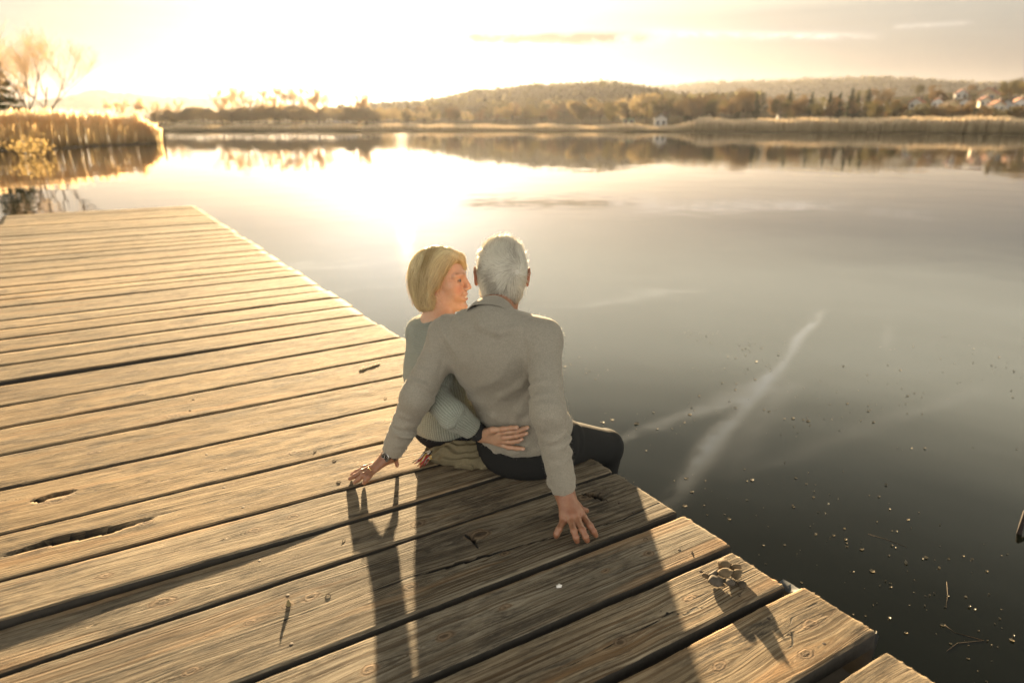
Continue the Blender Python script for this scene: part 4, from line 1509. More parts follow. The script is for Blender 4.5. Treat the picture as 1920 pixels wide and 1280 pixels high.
M_SKIN_M = skin_mat('tanned skin of an older man', (0.31, 0.155, 0.085), (0.25, 0.105, 0.056))
M_SKIN_W = skin_mat('warm fair skin', (0.56, 0.345, 0.225), (0.51, 0.29, 0.18))
M_KNIT_M = knit_mat('fine heather grey beige knit', (0.25, 0.222, 0.175), (0.335, 0.30, 0.24))
M_KNIT_C = knit_mat('fine heather collar knit', (0.23, 0.204, 0.162), (0.31, 0.277, 0.222))
M_KNIT_W = knit_mat('ribbed sage grey knit', (0.30, 0.31, 0.255), (0.40, 0.415, 0.345), 0.0085, 0.0030, 0.12)
M_DENIM = simple('dark faded trousers', (0.013, 0.0125, 0.0115), 0.9, 0, 0.35, 420, 0.0006, 0.25)
M_BLACK = simple('black trousers', (0.014, 0.014, 0.016), 0.85, 0, 0.3, 300, 0.0005, 0.2)
M_CUFF = simple('charcoal undershirt cuff', (0.030, 0.030, 0.030), 0.9, 0, 0.3, 500, 0.0008, 0.15)
M_HAIR_M = hair_mat('white grey hair', (0.34, 0.27, 0.185), (0.99, 0.945, 0.82), 0.24)
M_HAIR_W = hair_mat('blonde hair', (0.46, 0.29, 0.10), (0.99, 0.86, 0.53), 0.30)
M_SHOE = simple('dark leather shoe', (0.05, 0.035, 0.025), 0.5, 0, 0.2, 80, 0.0004)


def wrinkle(axis_pts, amp, freq, centre, spread, seed):
    """cloth folds that run round a sleeve, strongest near 'centre' along it"""
    a, b = A3(*axis_pts[0]), A3(*axis_pts[1])
    L = float(np.linalg.norm(b - a))
    ax = (b - a) / L
    side = unit(np.cross(ax, A3(.3, .5, .8)))
    oth = np.cross(ax, side)

    def fn(P, prim):
        q = P - a
        t = (q @ ax) / L
        th = np.arctan2(q @ oth, q @ side)
        env = np.exp(-((t - centre) / spread) ** 2)
        ph = 2 * math.pi * freq * t * L + 1.5 * np.sin(th + seed) + 0.8 * np.sin(2 * th + seed * 2.3)
        wv = np.sin(ph) + 0.5 * np.sin(ph * 1.7 + 2 * th + seed)
        return -amp * env * wv * (0.15 + 0.85 * np.clip(np.sin(th + seed * 1.7 + 5 * t), 0, 1)) * (0.7 + 0.3 * np.sin(9 * t + seed))
    return fn


def drape(amp, seed, dirs):
    def fn(P, d):
        msk = np.abs(d) < 0.03
        if not msk.any():
            return d
        Q = P[msk]
        acc = 0
        for (vx, vy, vz, fr, am) in dirs:
            n_ = vnoise3(Q * 5.0 + seed, seed)
            ph = (Q @ A3(vx, vy, vz)) * fr + n_ * 2.2
            env = np.clip(vnoise3(Q * 6.5 + seed * 3.1 + fr, seed + 2) + 0.25, 0, 1)
            acc = acc + am * env * (np.abs(np.sin(ph)) ** 0.7 - 0.6)
        d = d.copy()
        d[msk] = d[msk] + amp * acc
        return d
    return fn


# ================================================================== the man
EXTRA_M = {}
Lsh, Rsh = A3(.990, 2.050, .508), A3(1.192, 1.768, .538)
Lel, Rel = A3(.868, 2.040, .325), A3(1.105, 1.607, .372)
Lwr, Rwr = A3(.806, 2.152, .078), A3(1.152, 1.577, .098)
Mc = A3(1.184, 2.012, .706)
Mpel = A3(1.255, 1.965, .125)
Msc = (Lsh + Rsh) / 2
mr = unit((Rsh - Lsh) * A3(1, 1, 0.4))
mt_ = unit(Msc - Mpel)
mf = unit(np.cross(mt_, mr) * -1)
if mf[0] < 0:
    mf = -mf
mt_ = unit(np.cross(mr, mf))
TM = np.stack([mr, mf, mt_], 1)
MH = head_axes(math.radians(29), math.radians(4), math.radians(1.5))
hipR, hipL = Mpel + mr * .095 - mt_ * .03, Mpel - mr * .095 - mt_ * .03
kneeR, kneeL = A3(1.662, 2.005, -.050), A3(1.600, 2.290, -.055)
ankR, ankL = A3(1.655, 2.050, -.43), A3(1.590, 2.300, -.43)
Lcuff = Lel + (Lwr - Lel) * .96
Rcuff = Rel + (Rwr - Rel) * .965
mneck0 = Msc + mt_ * .045 + mf * .010


def man_hands(F):
    fr = [[(1.192, 1.512, .040), (1.195, 1.478, .036), (1.197, 1.452, .022), (1.195, 1.437, .010)] for _ in range(4)]
    idx = [(1.171, 1.518, .041), (1.172, 1.482, .037), (1.171, 1.458, .024), (1.166, 1.437, .0105)]
    return idx


def gpt(u, v, z):
    """world point at height z seen from the photographer's spot in this direction (used once, to lay out joints)"""
    ph = math.pi / 2 - PITCH
    d = Vector(((u - 960.0) / 1310.0, (640.0 - v) / 1310.0, -1.0))
    d.rotate(cam.rotation_euler)
    k = (z - CAM_H) / d.z
    return A3(d.x * k, d.y * k, z)


def wpt(u, v, w_):
    d = Vector(((u - 960.0) / 1310.0, (640.0 - v) / 1310.0, -1.0))
    d.rotate(cam.rotation_euler)
    return A3(d.x * w_, d.y * w_, CAM_H + d.z * w_)


R_FING = [[gpt(1094, 969, .042), gpt(1106, 985, .040), gpt(1113, 996, .026), gpt(1117, 1003, .0105)],
          [gpt(1083, 974, .046), gpt(1092, 993, .043), gpt(1098, 1006, .028), gpt(1101, 1013, .0105)],
          [gpt(1071, 977, .044), gpt(1076, 995, .041), gpt(1080, 1007, .027), gpt(1082, 1014, .0105)],
          [gpt(1056, 977, .037), gpt(1048, 992, .034), gpt(1044, 1000, .022), gpt(1043, 1005, .010)]]
R_THUMB = [gpt(1083, 950, .045), gpt(1093, 956, .026), gpt(1100, 957, .013)]
L_FING = [[gpt(708, 866, .048), gpt(682, 877, .038), gpt(669, 884, .022), gpt(660, 889, .0095)],
          [gpt(705, 870, .049), gpt(678, 884, .038), gpt(665, 892, .022), gpt(656, 897, .0095)],
          [gpt(701, 876, .046), gpt(681, 890, .036), gpt(672, 898, .021), gpt(665, 904, .0095)],
          [gpt(701, 882, .039), gpt(691, 894, .031), gpt(686, 900, .019), gpt(683, 905, .0095)]]
L_THUMB = [A3(.800, 2.165, .052), A3(.834, 2.185, .036), A3(.836, 2.178, .012)]

# -- sweater (also the ground the woman's arm rests on)
FS = Field((.62, 1.36, -.06), (1.62, 2.40, .70), .0058)
FS.add(Ell(Msc - mt_ * .115 + mf * .012, (.178, .122, .200), TM), 0)
FS.add(Ell(Msc - mt_ * .060 - mf * .028, (.150, .090, .120), TM), .05)
FS.add(Cone(Lsh + mr * .012, Rsh - mr * .012, .060, .060), .07)
FS.add(Ell(Mpel + mt_ * .135 - mf * .004, (.158, .128, .160), TM), .07)
FS.add(Ell(Mpel + mt_ * .02, (.176, .138, .110), TM), .05)
FS.add(Cone(mneck0 + mt_ * .022, Lsh + mt_ * .018, .052, .052), .045)
FS.add(Cone(mneck0 + mt_ * .022, Rsh + mt_ * .018, .052, .052), .045)
# drape and hem
hem_p = A3(1.110, 1.870, .082)
hem_n = unit(mt_ * .9 + A3(0, 0, .35) - mf * .12)
FS.apply((.62, 1.36, -.06), (1.62, 2.40, .70), drape(.0105, 1.0, [(*(mr * .75 + mt_ * .65), 46.0, .8), (*(mr * -.55 + mt_ * .8), 38.0, .7), (*(mt_ * 1.0 + mr * .15), 70.0, .45)]))
FS.apply((.62, 1.36, -.06), (1.62, 2.40, .70), lambda P, d: np.where(((P - hem_p) @ hem_n) < .035, d - .004 * np.clip((.035 - (P - hem_p) @ hem_n) / .01, 0, 1), d))
FS.apply((.62, 1.36, -.06), (1.62, 2.40, .70), lambda P, d: np.maximum(d, -((P - hem_p) @ hem_n)))
# soft folds across the back: ridges lying on the cloth
for (pts_, r0) in (([(848, 722), (880, 752), (925, 780)], .0080), ([(850, 742), (878, 790), (905, 822)], .0070), ([(1000, 690), (975, 722), (940, 742)], .0075), ([(998, 730), (972, 770), (962, 800)], .0065),
                   ([(880, 822), (915, 846), (955, 858)], .0075), ([(868, 800), (900, 832), (930, 846)], .0060), ([(1002, 800), (985, 835), (960, 850)], .0070), ([(900, 610), (935, 622), (975, 615)], .0050)):
    q_ = []
    for (u_, v_) in pts_:
        w_ = 1.9
        while w_ < 2.7 and FS.sample(wpt(u_, v_, w_)[None])[0] > 0:
            w_ += .004
        q_.append(wpt(u_, v_, w_))
    for a_, b_ in zip(q_[:-1], q_[1:]):
        FS.add(Cone(a_, b_, r0, r0 * .8), .022)
FBACK = FS.d.copy()          # torso alone
for (S_, E_, W_, rs, sd) in ((Lsh, Lel, Lcuff, (.057, .054, .051, .042), 1.0), (Rsh, Rel, Rcuff, (.055, .051, .050, .043), 2.4)):
    FS.add(Cone(S_, E_, rs[0], rs[1]), .035, wrinkle((S_, E_), .0070, 24, .95, .45, sd))
    end = E_ + (W_ - E_) * .84
    FS.add(Cone(E_, end, rs[2], rs[3]), .03, wrinkle((E_, end), .0092, 22, .75, .60, sd + 1), pad=.05)
    FS.add(Cone(end, W_, rs[3] * .93, rs[3] * .90, cap1=True), .008)
# sleeve seams: a thin groove where sleeve meets shoulder
for S_, s_ in ((Lsh, -1), (Rsh, 1)):
    o_ = S_ - mr * s_ * .022
    FS.apply(S_ - .12, S_ + .12, lambda P, d, o_=o_, s_=s_: d + .0030 * np.exp(-(((P - o_) @ unit(mr * s_ + mt_ * .25)) / .0042) ** 2) * (((P - o_) @ mt_) > -.10))
sweaterV, sweaterQ = FS.surface()
sweaterV = smooth_mesh(sweaterV, sweaterQ, 1, .35)

person_m = thing('person', 'white-haired man seen from behind in grey knit sweater leaning back on both hands', 'person', (1.25, 1.96, 0.0))


def wpart(name, me, parent):
    """a part whose mesh is in world coordinates"""
    o = link(name, me, parent)
    if parent.parent is None:
        o.matrix_parent_inverse = Matrix.Translation(-Vector(parent.location))
    return o


swm = wpart('sweater', mesh('sweater', sweaterV, sweaterQ, M_KNIT_M, True), person_m)


def fuzz(F_, V_, n, length, m, parent, seed):
    """short loose wool fibres standing off the knit"""
    r_ = np.random.default_rng(seed)
    p = V_[r_.integers(0, len(V_), n)] + r_.normal(size=(n, 3)) * .002
    g_ = F_.grad(p) + r_.normal(size=(n, 3)) * .55
    g_ /= np.linalg.norm(g_, axis=1, keepdims=True)
    L = length * r_.uniform(.4, 1.3, (n, 1))
    bend = r_.normal(size=(n, 3)) * L * .25
    P_ = np.stack([p, p + g_ * L * .5 + bend, p + g_ * L], 1)
    o = wpart('knit_fuzz', strands_mesh('knit_fuzz', P_, np.full(n, .00019), m, r_.random(n)), parent)
    o['kind'] = 'stuff'


M_FUZZ_M = hair_mat('loose beige wool', (0.34, 0.31, 0.26), (0.50, 0.46, 0.39), 0.45)
fuzz(FS, sweaterV, 15000, .0065, M_FUZZ_M, swm, 51)

# -- trousers
FT = Field((1.02, 1.68, -.46), (1.80, 2.46, .22), .0075)
FT.add(Ell(Mpel - mt_ * .02 + A3(0, 0, -.012), (.172, .140, .118), TM), 0)
FT.add(Ell(Mpel - mf * .035 + A3(0, 0, -.045), (.165, .12, .082), TM), .04)
for h_, k_, a_, sd in ((hipR, kneeR, ankR, 1.0), (hipL, kneeL, ankL, 2.0)):
    FT.add(Cone(h_, k_, .094, .072), .05, wrinkle((h_, k_), .0035, 13, .10, .30, sd))
    FT.add(Cone(k_, a_, .070, .058, cap1=True), .02, wrinkle((k_, a_), .005, 16, .12, .2, sd + 1))
FT.apply((1.02, 1.68, -.06), (1.487, 2.46, .06), lambda P, d: np.maximum(d, np.where(P[..., 0] < EDGE_X + .005, .0035 - P[..., 2], -9)))
tv, tq = FT.surface()
wpart('trousers', mesh('trousers', smooth_mesh(tv, tq, 1, .4), tq, M_DENIM, True), person_m)
for a_ in (ankR, ankL):
    FSh = Field(a_ - A3(.2, .2, .16), a_ + A3(.3, .3, .10), .008)
    FSh.add(Cone(a_ + A3(-.02, 0, -.05), a_ + A3(.17, .03, -.085), .045, .036), 0).add(Cone(a_, a_ + A3(0, 0, -.06), .046, .046), .03)
    sv, sq = FSh.surface()
    wpart('shoe', mesh('shoe', sv, sq, M_SHOE, True), person_m)

# -- body: one continuous skin from head to feet
FB = Field((.63, 1.40, -.46), (1.74, 2.42, .86), .0036)
HK = HeadKit(FB, Mc, MH, 1.0)
HK.skull(False)
HK.ear(1, .008, .008)
HK.ear(-1, .008, .008)
neck_top = HK.w((-.022, 0, -.050))
FB.add(Cone(neck_top, mneck0 - mf * .005, .055, .062), .03)
HK.cone((-.045, .018, -.03), (-.040, .022, -.12), .030, .034, .02)
HK.cone((-.045, -.018, -.03), (-.040, -.022, -.12), .030, .034, .02)
FB.add(Ell(Msc - mt_ * .115 + mf * .012, (.150, .095, .180), TM), .04)
FB.add(Cone(Lsh + mr * .03, Rsh - mr * .03, .045, .045), .05)
FB.add(Ell(Mpel + mt_ * .10, (.135, .105, .170), TM), .05)
for S_, E_, W_ in ((Lsh, Lel, Lwr), (Rsh, Rel, Rwr)):
    FB.add(Cone(S_, E_, .045, .038), .02)
    FB.add(Cone(E_, W_, .038, .0285), .015)
for h_, k_, a_ in ((hipR, kneeR, ankR), (hipL, kneeL, ankL)):
    FB.add(Cone(h_, k_, .074, .052), .03)
    FB.add(Cone(k_, a_, .050, .036), .02)
hand(FB, Rwr, .0265, R_FING, R_THUMB, .0104)
hand(FB, Lwr, .0250, L_FING, L_THUMB, .0092)
bv, bq = FB.surface()
bv = smooth_mesh(bv, bq, 1, .3)
tint = np.zeros((len(bv), 4), np.float32)


def paint(tint, msk, col, a):
    a = np.clip(a, 0, 1) * msk
    tint[:, :3] = np.where(a[:, None] > 1e-4, tint[:, :3] * (1 - a[:, None]) + np.asarray(col)[None] * a[:, None] if True else 0, tint[:, :3])
    tint[:, 3] = np.maximum(tint[:, 3], a)


def spot(tint, V, c, r, col, a=1.0):
    """a soft patch of colour on the skin (nails, lips, flushed ears, brows, creases)"""
    d = np.linalg.norm(V - np.asarray(c)[None], axis=1) / r
    k = np.clip(1.6 - d * 1.3, 0, 1) * a
    new = k > tint[:, 3]
    tint[new, :3] = col
    tint[:, 3] = np.maximum(tint[:, 3], k)


for f in R_FING + L_FING + [R_THUMB, L_THUMB]:
    tip, pre = np.asarray(f[-1]), np.asarray(f[-2])
    dr = (tip - pre) / np.linalg.norm(tip - pre)
    up_ = unit(A3(0, 0, 1) - dr * dr[2])
    spot(tint, bv, tip + up_ * .0085 + dr * .001, .0052, (0.62, 0.44, 0.34), .9)
    spot(tint, bv, pre + up_ * .008, .0055, (0.27, 0.11, 0.07), .45)
for s_ in (-1, 1):
    spot(tint, bv, HK.w((-.004, s_ * .082, -.012)), .030, (0.44, 0.13, 0.075), .75)
wpart('body', mesh('body', bv, bq, M_SKIN_M, True, {'tint': ('FLOAT_COLOR', tint)}), person_m)

# -- folded collar
nax = unit(neck_top - mneck0)
cax = mneck0 + nax * .040 - mf * .006
cs, cf_ = unit(np.cross(nax, mf) * 1.0), None
cf_ = unit(np.cross(cs, nax))
cr_v, cr_q = [], []
NPH = 90
prof = [(-.004, .0640), (.034, .0610), (.040, .0620), (.041, .0655), (.030, .0720), (.010, .0800), (-.012, .0880), (-.015, .0872), (-.012, .0855), (.010, .0765), (.028, .0690), (.030, .0650), (-.004, .0668)]
for i in range(NPH):
    ph = math.radians(-158 + 316 * i / (NPH - 1))
    e_, bck = math.sin(ph), -math.cos(ph)
    fa = abs(ph) / math.radians(158)
    for hh, rr_ in prof:
        low_ = .004 * fa * fa
        rr2 = rr_ * (1 + .05 * math.sin(ph * 3 + 1) * (hh < .02))
        p = cax + nax * (hh - low_ * 4 + .0015 * math.sin(ph * 5)) + (cs * e_ * rr2 * 1.02 + cf_ * bck * rr2 * .98) + cf_ * (-.004)
        cr_v.append(p)
n_ = len(prof)
for i in range(NPH - 1):
    for j in range(n_):
        j2 = (j + 1) % n_
        cr_q.append((i * n_ + j, i * n_ + j2, (i + 1) * n_ + j2, (i + 1) * n_ + j))
cr_q.append(tuple(range(n_)))
cr_q.append(tuple((NPH - 1) * n_ + j for j in range(n_))[::-1])
wpart('collar', mesh('collar', np.array(cr_v), cr_q, M_KNIT_C, True), person_m)

# -- hair: a cap and thousands of strands swirling out of the crown
FH = Field(Mc - .16, Mc + .16, .004)
HH = HeadKit(FH, Mc, MH, 1.0)
HH.ell((-.012, 0, .036), (.101, .080, .093), 0)
HH.ell((-.040, 0, -.005), (.068, .070, .078), .03)
HH.cone((-.060, .026, -.045), (-.060, -.026, -.045), .034, .034, .02)
def face_cut(P, d):
    q = HH.local(P)
    edge = np.interp(q[..., 2], [-.10, -.05, -.02, .02, .05, .08, .10], [-.050, -.040, -.030, -.002, .030, .072, .085])
    side_low = np.interp(q[..., 0], [-.10, -.05, -.02, .03], [-.088, -.080, -.030, .00])
    return np.maximum(np.maximum(d, (q[..., 0] - edge) * .7), (side_low + .006 * np.sin(q[..., 1] * 120) - q[..., 2]) * .7)
FHfull = FH.d.copy()
FH.apply(Mc - .17, Mc + .17, face_cut)
hv, hq = FH.surface()
cap = wpart('hair', mesh('hair', hv, hq, M_HAIR_M, True, {'tone': ('FLOAT', 0.55 + 0.3 * np.random.default_rng(1).random(len(hv)))}), person_m)
FH.d = FHfull
hr = np.random.default_rng(5)
lv = HH.local(hv)
NS = 15000
roots = hv[hr.integers(0, len(hv), NS)] + hr.normal(size=(NS, 3)) * .002
whorl = A3(-.088, -.040, .040)


def man_flow(P):
    q = HH.local(P)
    d = q - whorl
    dist = np.linalg.norm(d, axis=-1, keepdims=True)
    nrm = unit(whorl + A3(.012, 0, -.036))
    sw = np.cross(np.broadcast_to(nrm, d.shape), d)
    swirl = 1.1 * np.exp(-dist / .05)
    v = d / np.maximum(dist, .004) + sw / np.maximum(dist, .004) * swirl
    v = v + A3(0, 0, -1.0) * np.clip(.03 - q[..., 2:3], 0, .06) * 16
    v = v + A3(.3, -.9, .35) * np.clip((q[..., 2:3] - .085) / .04, 0, 1)
    cl = np.stack([vnoise3(q * 55, 3), vnoise3(q * 55, 4), vnoise3(q * 55, 6)], -1)
    v = v + cl * .55
    return v @ MH.T


lz = HH.local(roots)[:, 2]
ln_ = np.where(lz > .07, .058, np.where(lz < -.04, .034, .046)) * (.7 + .5 * hr.random(NS))
offe = np.where(lz > .08, .013, .0050) * (.3 + 1.0 * hr.random(NS)) + (hr.random(NS) > .94) * .014 * hr.random(NS)
PS = grow(FH, roots, man_flow, ln_, 7, .001, offe, .18, 8)
clump = vnoise3(lv[hr.integers(0, len(lv), 1)] * 0 + HH.local(roots) * A3(34, 34, 26), 9)
tone = np.clip(.72 + .60 * clump + hr.normal(size=NS) * .20, 0, 1)
wpart('hair_strands', strands_mesh('hair_strands', PS, .00042 + .0003 * hr.random(NS), M_HAIR_M, tone), cap)

# -- wrist watch on the left wrist
M_STEEL = simple('brushed watch steel', (0.45, 0.43, 0.40), 0.28, 1.0)
M_DIAL = simple('black watch dial', (0.012, 0.012, 0.013), 0.25)
M_STRAP = simple('dark leather strap', (0.035, 0.022, 0.016), 0.6)
M_LUME = simple('pale watch marks', (0.6, 0.58, 0.5), 0.5)
wax = unit(Lwr - Lel)
wc = Lwr - wax * .004
wup = unit(A3(-.62, -.72, .55) - wax * float(A3(-.62, -.72, .55) @ wax))
wsd = np.cross(wax, wup)
m_ = MB()
V_, F_ = [], []
for i in range(28):
    a = 2 * math.pi * i / 28
    dr = wup * math.cos(a) + wsd * math.sin(a)
    for (q, rr_) in ((-.0085, .0295), (-.0085, .0322), (.0085, .0322), (.0085, .0295)):
        V_.append(wc + wax * q + dr * rr_)
for i in range(28):
    for j in range(4):
        F_.append((i * 4 + j, i * 4 + (j + 1) % 4, ((i + 1) % 28) * 4 + (j + 1) % 4, ((i + 1) % 28) * 4 + j))
watch = wpart('wristwatch', mesh('wristwatch', np.array(V_), F_, M_STRAP, True), person_m)
o_ = wc + wup * .0315
wpart('watch_case', MB().tube([o_, o_ + wup * .007, o_ + wup * .0085, o_ + wup * .0085], [.0185, .0185, .0172, .0150], 24, True).mesh('watch_case', M_STEEL), watch)
wpart('watch_dial', MB().tube([o_ + wup * .0086, o_ + wup * .0092], [.0148, .0148], 24).mesh('watch_dial', M_DIAL), watch)
mk = MB()
for i in range(12):
    a = 2 * math.pi * i / 12
    dr = wax * math.cos(a) + wsd * math.sin(a)
    mk.tube([o_ + wup * .0096 + dr * .0105, o_ + wup * .0096 + dr * .0132], .0006, 4)
for a, l in ((.9, .009), (2.6, .012)):
    dr = wax * math.cos(a) + wsd * math.sin(a)
    mk.tube([o_ + wup * .0097, o_ + wup * .0097 + dr * l], .0006, 4)
wpart('watch_hands', mk.mesh('watch_hands', M_LUME), watch)
# gold ring
p0, p1 = np.asarray(L_FING[2][0]), np.asarray(L_FING[2][1])
ra = unit(p1 - p0)
rc_ = p0 + (p1 - p0) * .42
ru = unit(np.cross(ra, A3(.1, .9, .2)))
rv_ = np.cross(ra, ru)
M_GOLD = simple('yellow gold', (0.75, 0.52, 0.20), 0.25, 1.0)
wpart('ring', MB().tube([rc_ + (ru * math.cos(a) + rv_ * math.sin(a)) * .0112 for a in np.linspace(0, 2 * math.pi, 25)], .0013, 6, False).mesh('ring', M_GOLD, True), person_m)
# ================================================================== the woman
Wc = A3(1.110, 2.332, .640)
WH = head_axes(math.radians(133), math.radians(3), math.radians(-3))
wL, wR = A3(1.046, 2.385, .432), A3(1.070, 2.178, .440)
Wpel = A3(1.105, 2.275, .105)
Wsc = (wL + wR) / 2
wr_ = unit((wR - wL) * A3(1, 1, .3))
wt = unit(Wsc - Wpel)
wf = unit(np.cross(wt, wr_) * -1)
if wf[0] < 0:
    wf = -wf
wt = unit(np.cross(wr_, wf))
WT = np.stack([wr_, wf, wt], 1)
WEl = wpt(813, 741, 2.455)
FSB = Field((.62, 1.36, -.06), (1.62, 2.40, .70), .0058)
FSB.d = FBACK
wn0 = Wsc + wt * .050 + wf * .015


def back(u, v, r):
    w_ = 1.9
    while w_ < 2.6 and FSB.sample(wpt(u, v, w_)[None])[0] > r:
        w_ += .003
    return wpt(u, v, w_)


RW = .0090
WWr = back(903, 815, .026)
Wm = wpt(850, 779, 2.355)
W_FING = [[back(946, 810, .019), back(969, 808, .015), back(981, 804, .012), back(989, 801, .011)],
          [back(947, 820, .019), back(967, 817, .015), back(979, 814, .012), back(987, 812, .011)],
          [back(944, 827, .018), back(960, 828, .014), back(971, 826, .012), back(978, 823, .011)],
          [back(937, 832, .016), back(954, 838, .013), back(969, 840, .011), back(981, 841, .0105)]]
W_THUMB = [back(924, 806, .026), back(943, 804, .028), back(958, 802, .026), back(969, 801, .024)]

CAMV = unit(A3(0, 0, CAM_H) - Wsc)
person_w = thing('person', 'smiling blonde woman in ribbed sage sweater hugging the white-haired man from his far side', 'person', (1.105, 2.275, 0))

# -- sweater
FW = Field((.74, 1.72, -.03), (1.40, 2.62, .62), .0055)
FW.add(Ell(Wsc - wt * .085 + wf * .012, (.150, .105, .165), WT), 0)
FW.add(Ell(Wsc - wt * .060 + wf * .06, (.125, .085, .09), WT), .05)
FW.add(Ell(Wsc - wt * .150 - wf * .040, (.138, .098, .150), WT), .06)
FW.add(Cone(wL + wr_ * .012, wR - wr_ * .012, .052, .052), .06)
FW.add(Ell(Wpel + wt * .11 - wf * .010, (.152, .128, .150), WT), .06)
FW.add(Ell(Wpel + wt * .01 - wf * .012, (.170, .145, .085), WT), .05)
FW.add(Cone(wn0 + wt * .000, wL + wt * .008, .047, .044), .04)
FW.add(Cone(wn0 + wt * .000, wR + wt * .008, .047, .044), .04)
# wide neckline
FW.cut(Cone(wn0 + wt * .015 + wf * .01, wn0 + wt * .16 + wf * .02, .058, .095), .004)
FW.apply((.74, 1.72, -.03), (1.40, 2.62, .62), drape(.0055, 4.0, [(*(wt * .8 + wr_ * .5), 44.0, .8), (*(wt * 1.0 - wr_ * .25), 60.0, .6)]))
FW.apply((.74, 1.72, -.03), (1.40, 2.62, .62), lambda P, d: np.maximum(d, .022 + .012 * np.sin(P[..., 1] * 9) - P[..., 2]))
FW.add(Cone(wR, WEl, .053, .050), .03, wrinkle((wR, WEl), .003, 22, .9, .4, .7))
end = Wm + (WWr - Wm) * .66
FW.add(Cone(WEl, Wm, .050, .046), .03)
FW.add(Cone(Wm, end, .046, .0405, cap1=True), .03, wrinkle((Wm, end), .002, 22, .5, .5, 2.7))
WElL, WWrL = A3(1.14, 2.46, .235), A3(1.34, 2.40, .165)
FW.add(Cone(wL, WElL, .052, .048), .03)
FW.add(Cone(WElL, WElL + (WWrL - WElL) * .9, .046, .038, cap1=True), .02)
wv_, wq_ = FW.surface()
wv_ = smooth_mesh(wv_, wq_, 1, .35)
segs = [(Wpel, Wsc + wt * .06, -wf, .15), (wR, WEl, CAMV, .05), (WEl, Wm, CAMV, .046), (Wm, end, CAMV, .046), (wL, WElL, CAMV, .05), (WElL, WWrL, CAMV, .045)]
best = np.full(len(wv_), 9.0)
rib = np.zeros(len(wv_))
row = np.zeros(len(wv_))
run = 0.0
for si, (a, b, ref, rad_) in enumerate(segs):
    ab = b - a
    L = np.linalg.norm(ab)
    ax = ab / L
    t_ = np.clip((wv_ - a) @ ab / L ** 2, 0, 1)
    q = wv_ - a - t_[:, None] * ab
    dist = np.linalg.norm(q, axis=1) / rad_
    u0 = unit(ref - ax * float(ref @ ax))
    v0 = np.cross(ax, u0)
    th = np.arctan2(q @ v0, q @ u0)
    sel = dist < best
    rib[sel] = (th * rad_)[sel]
    row[sel] = ((wv_ - a) @ ax)[sel]
    best = np.minimum(best, dist)
sww = wpart('sweater', mesh('sweater', wv_, wq_, M_KNIT_W, True, {'rib': ('FLOAT', rib), 'row': ('FLOAT', row)}), person_w)
M_FUZZ_W = hair_mat('loose sage wool', (0.38, 0.41, 0.36), (0.55, 0.58, 0.52), 0.45)
fuzz(FW, wv_, 11000, .0075, M_FUZZ_W, sww, 52)
# dark undershirt cuff that shows beyond the sleeve
FC = Field(WWr - .10, WWr + .10, .004)
FC.add(Cone(Wm + (WWr - Wm) * .58, Wm + (WWr - Wm) * .92, .0375, .0330, cap1=True, cap0=True), 0)
cv, cq = FC.surface()
wpart('undershirt_cuff', mesh('undershirt_cuff', cv, cq, M_CUFF, True), person_w)

# -- trousers
FT = Field((.93, 2.06, -.46), (1.75, 2.62, .20), .008)
FT.add(Ell(Wpel + A3(0, 0, -.02), (.165, .150, .095), WT), 0)
wk = [(Wpel + wr_ * .085, A3(1.560, 2.185 + .14, -.045), A3(1.555, 2.34, -.42)), (Wpel - wr_ * .085, A3(1.545, 2.47, -.045), A3(1.54, 2.47, -.42))]
for h_, k_, a_ in wk:
    FT.add(Cone(h_ + A3(0, 0, -.01), k_, .085, .062), .04)
    FT.add(Cone(k_, a_, .060, .05, cap1=True), .02)
FT.apply((.93, 2.06, -.06), (1.487, 2.62, .05), lambda P, d: np.maximum(d, np.where(P[..., 0] < EDGE_X + .005, .0035 - P[..., 2], -9)))
tv, tq = FT.surface()
wpart('trousers', mesh('trousers', smooth_mesh(tv, tq, 1, .4), tq, M_BLACK, True), person_w)
for h_, k_, a_ in wk:
    FSh = Field(a_ - A3(.2, .2, .16), a_ + A3(.3, .3, .10), .008)
    FSh.add(Cone(a_ + A3(-.02, 0, -.05), a_ + A3(.15, .02, -.08), .040, .032), 0).add(Cone(a_, a_ + A3(0, 0, -.06), .040, .040), .03)
    sv, sq = FSh.surface()
    wpart('shoe', mesh('shoe', sv, sq, M_SHOE, True), person_w)

# -- body
FB = Field((.80, 1.66, -.46), (1.66, 2.60, .80), .0034)
WK = HeadKit(FB, Wc, WH, .97)
WK.skull(True)
WK.ear(-1)
WK.ear(1)
wneck = WK.w((-.018, 0, -.055))
FB.add(Cone(wneck, wn0, .047, .052), .03)
FB.add(Cone(wn0, wL + wt * .006, .046, .036), .04)
FB.add(Cone(wn0, wR + wt * .006, .046, .036), .04)
FB.add(Ell(Wsc - wt * .07 + wf * .012, (.125, .082, .150), WT), .04)
FB.add(Ell(Wpel + wt * .09 - wf * .01, (.125, .100, .150), WT), .05)
for ch in ((wR, WEl, .040, .035), (WEl, Wm, .034, .030), (Wm, WWr, .030, .0225), (wL, WElL, .040, .034), (WElL, WWrL, .033, .023)):
    FB.add(Cone(*ch), .015)
for h_, k_, a_ in wk:
    FB.add(Cone(h_, k_, .066, .045), .03)
    FB.add(Cone(k_, a_, .043, .032), .02)
hand(FB, WWr, .0215, W_FING, W_THUMB, RW, .010)
lh = [[WWrL + A3(.055 + .004 * i, .03 - .02 * i, -.010), WWrL + A3(.09, .032 - .022 * i, -.03), WWrL + A3(.105, .033 - .022 * i, -.055)] for i in range(4)]
hand(FB, WWrL, .021, lh, [WWrL + A3(.03, -.03, 0), WWrL + A3(.06, -.05, -.02), WWrL + A3(.08, -.055, -.03)], RW, .010)
bv, bq = FB.surface()
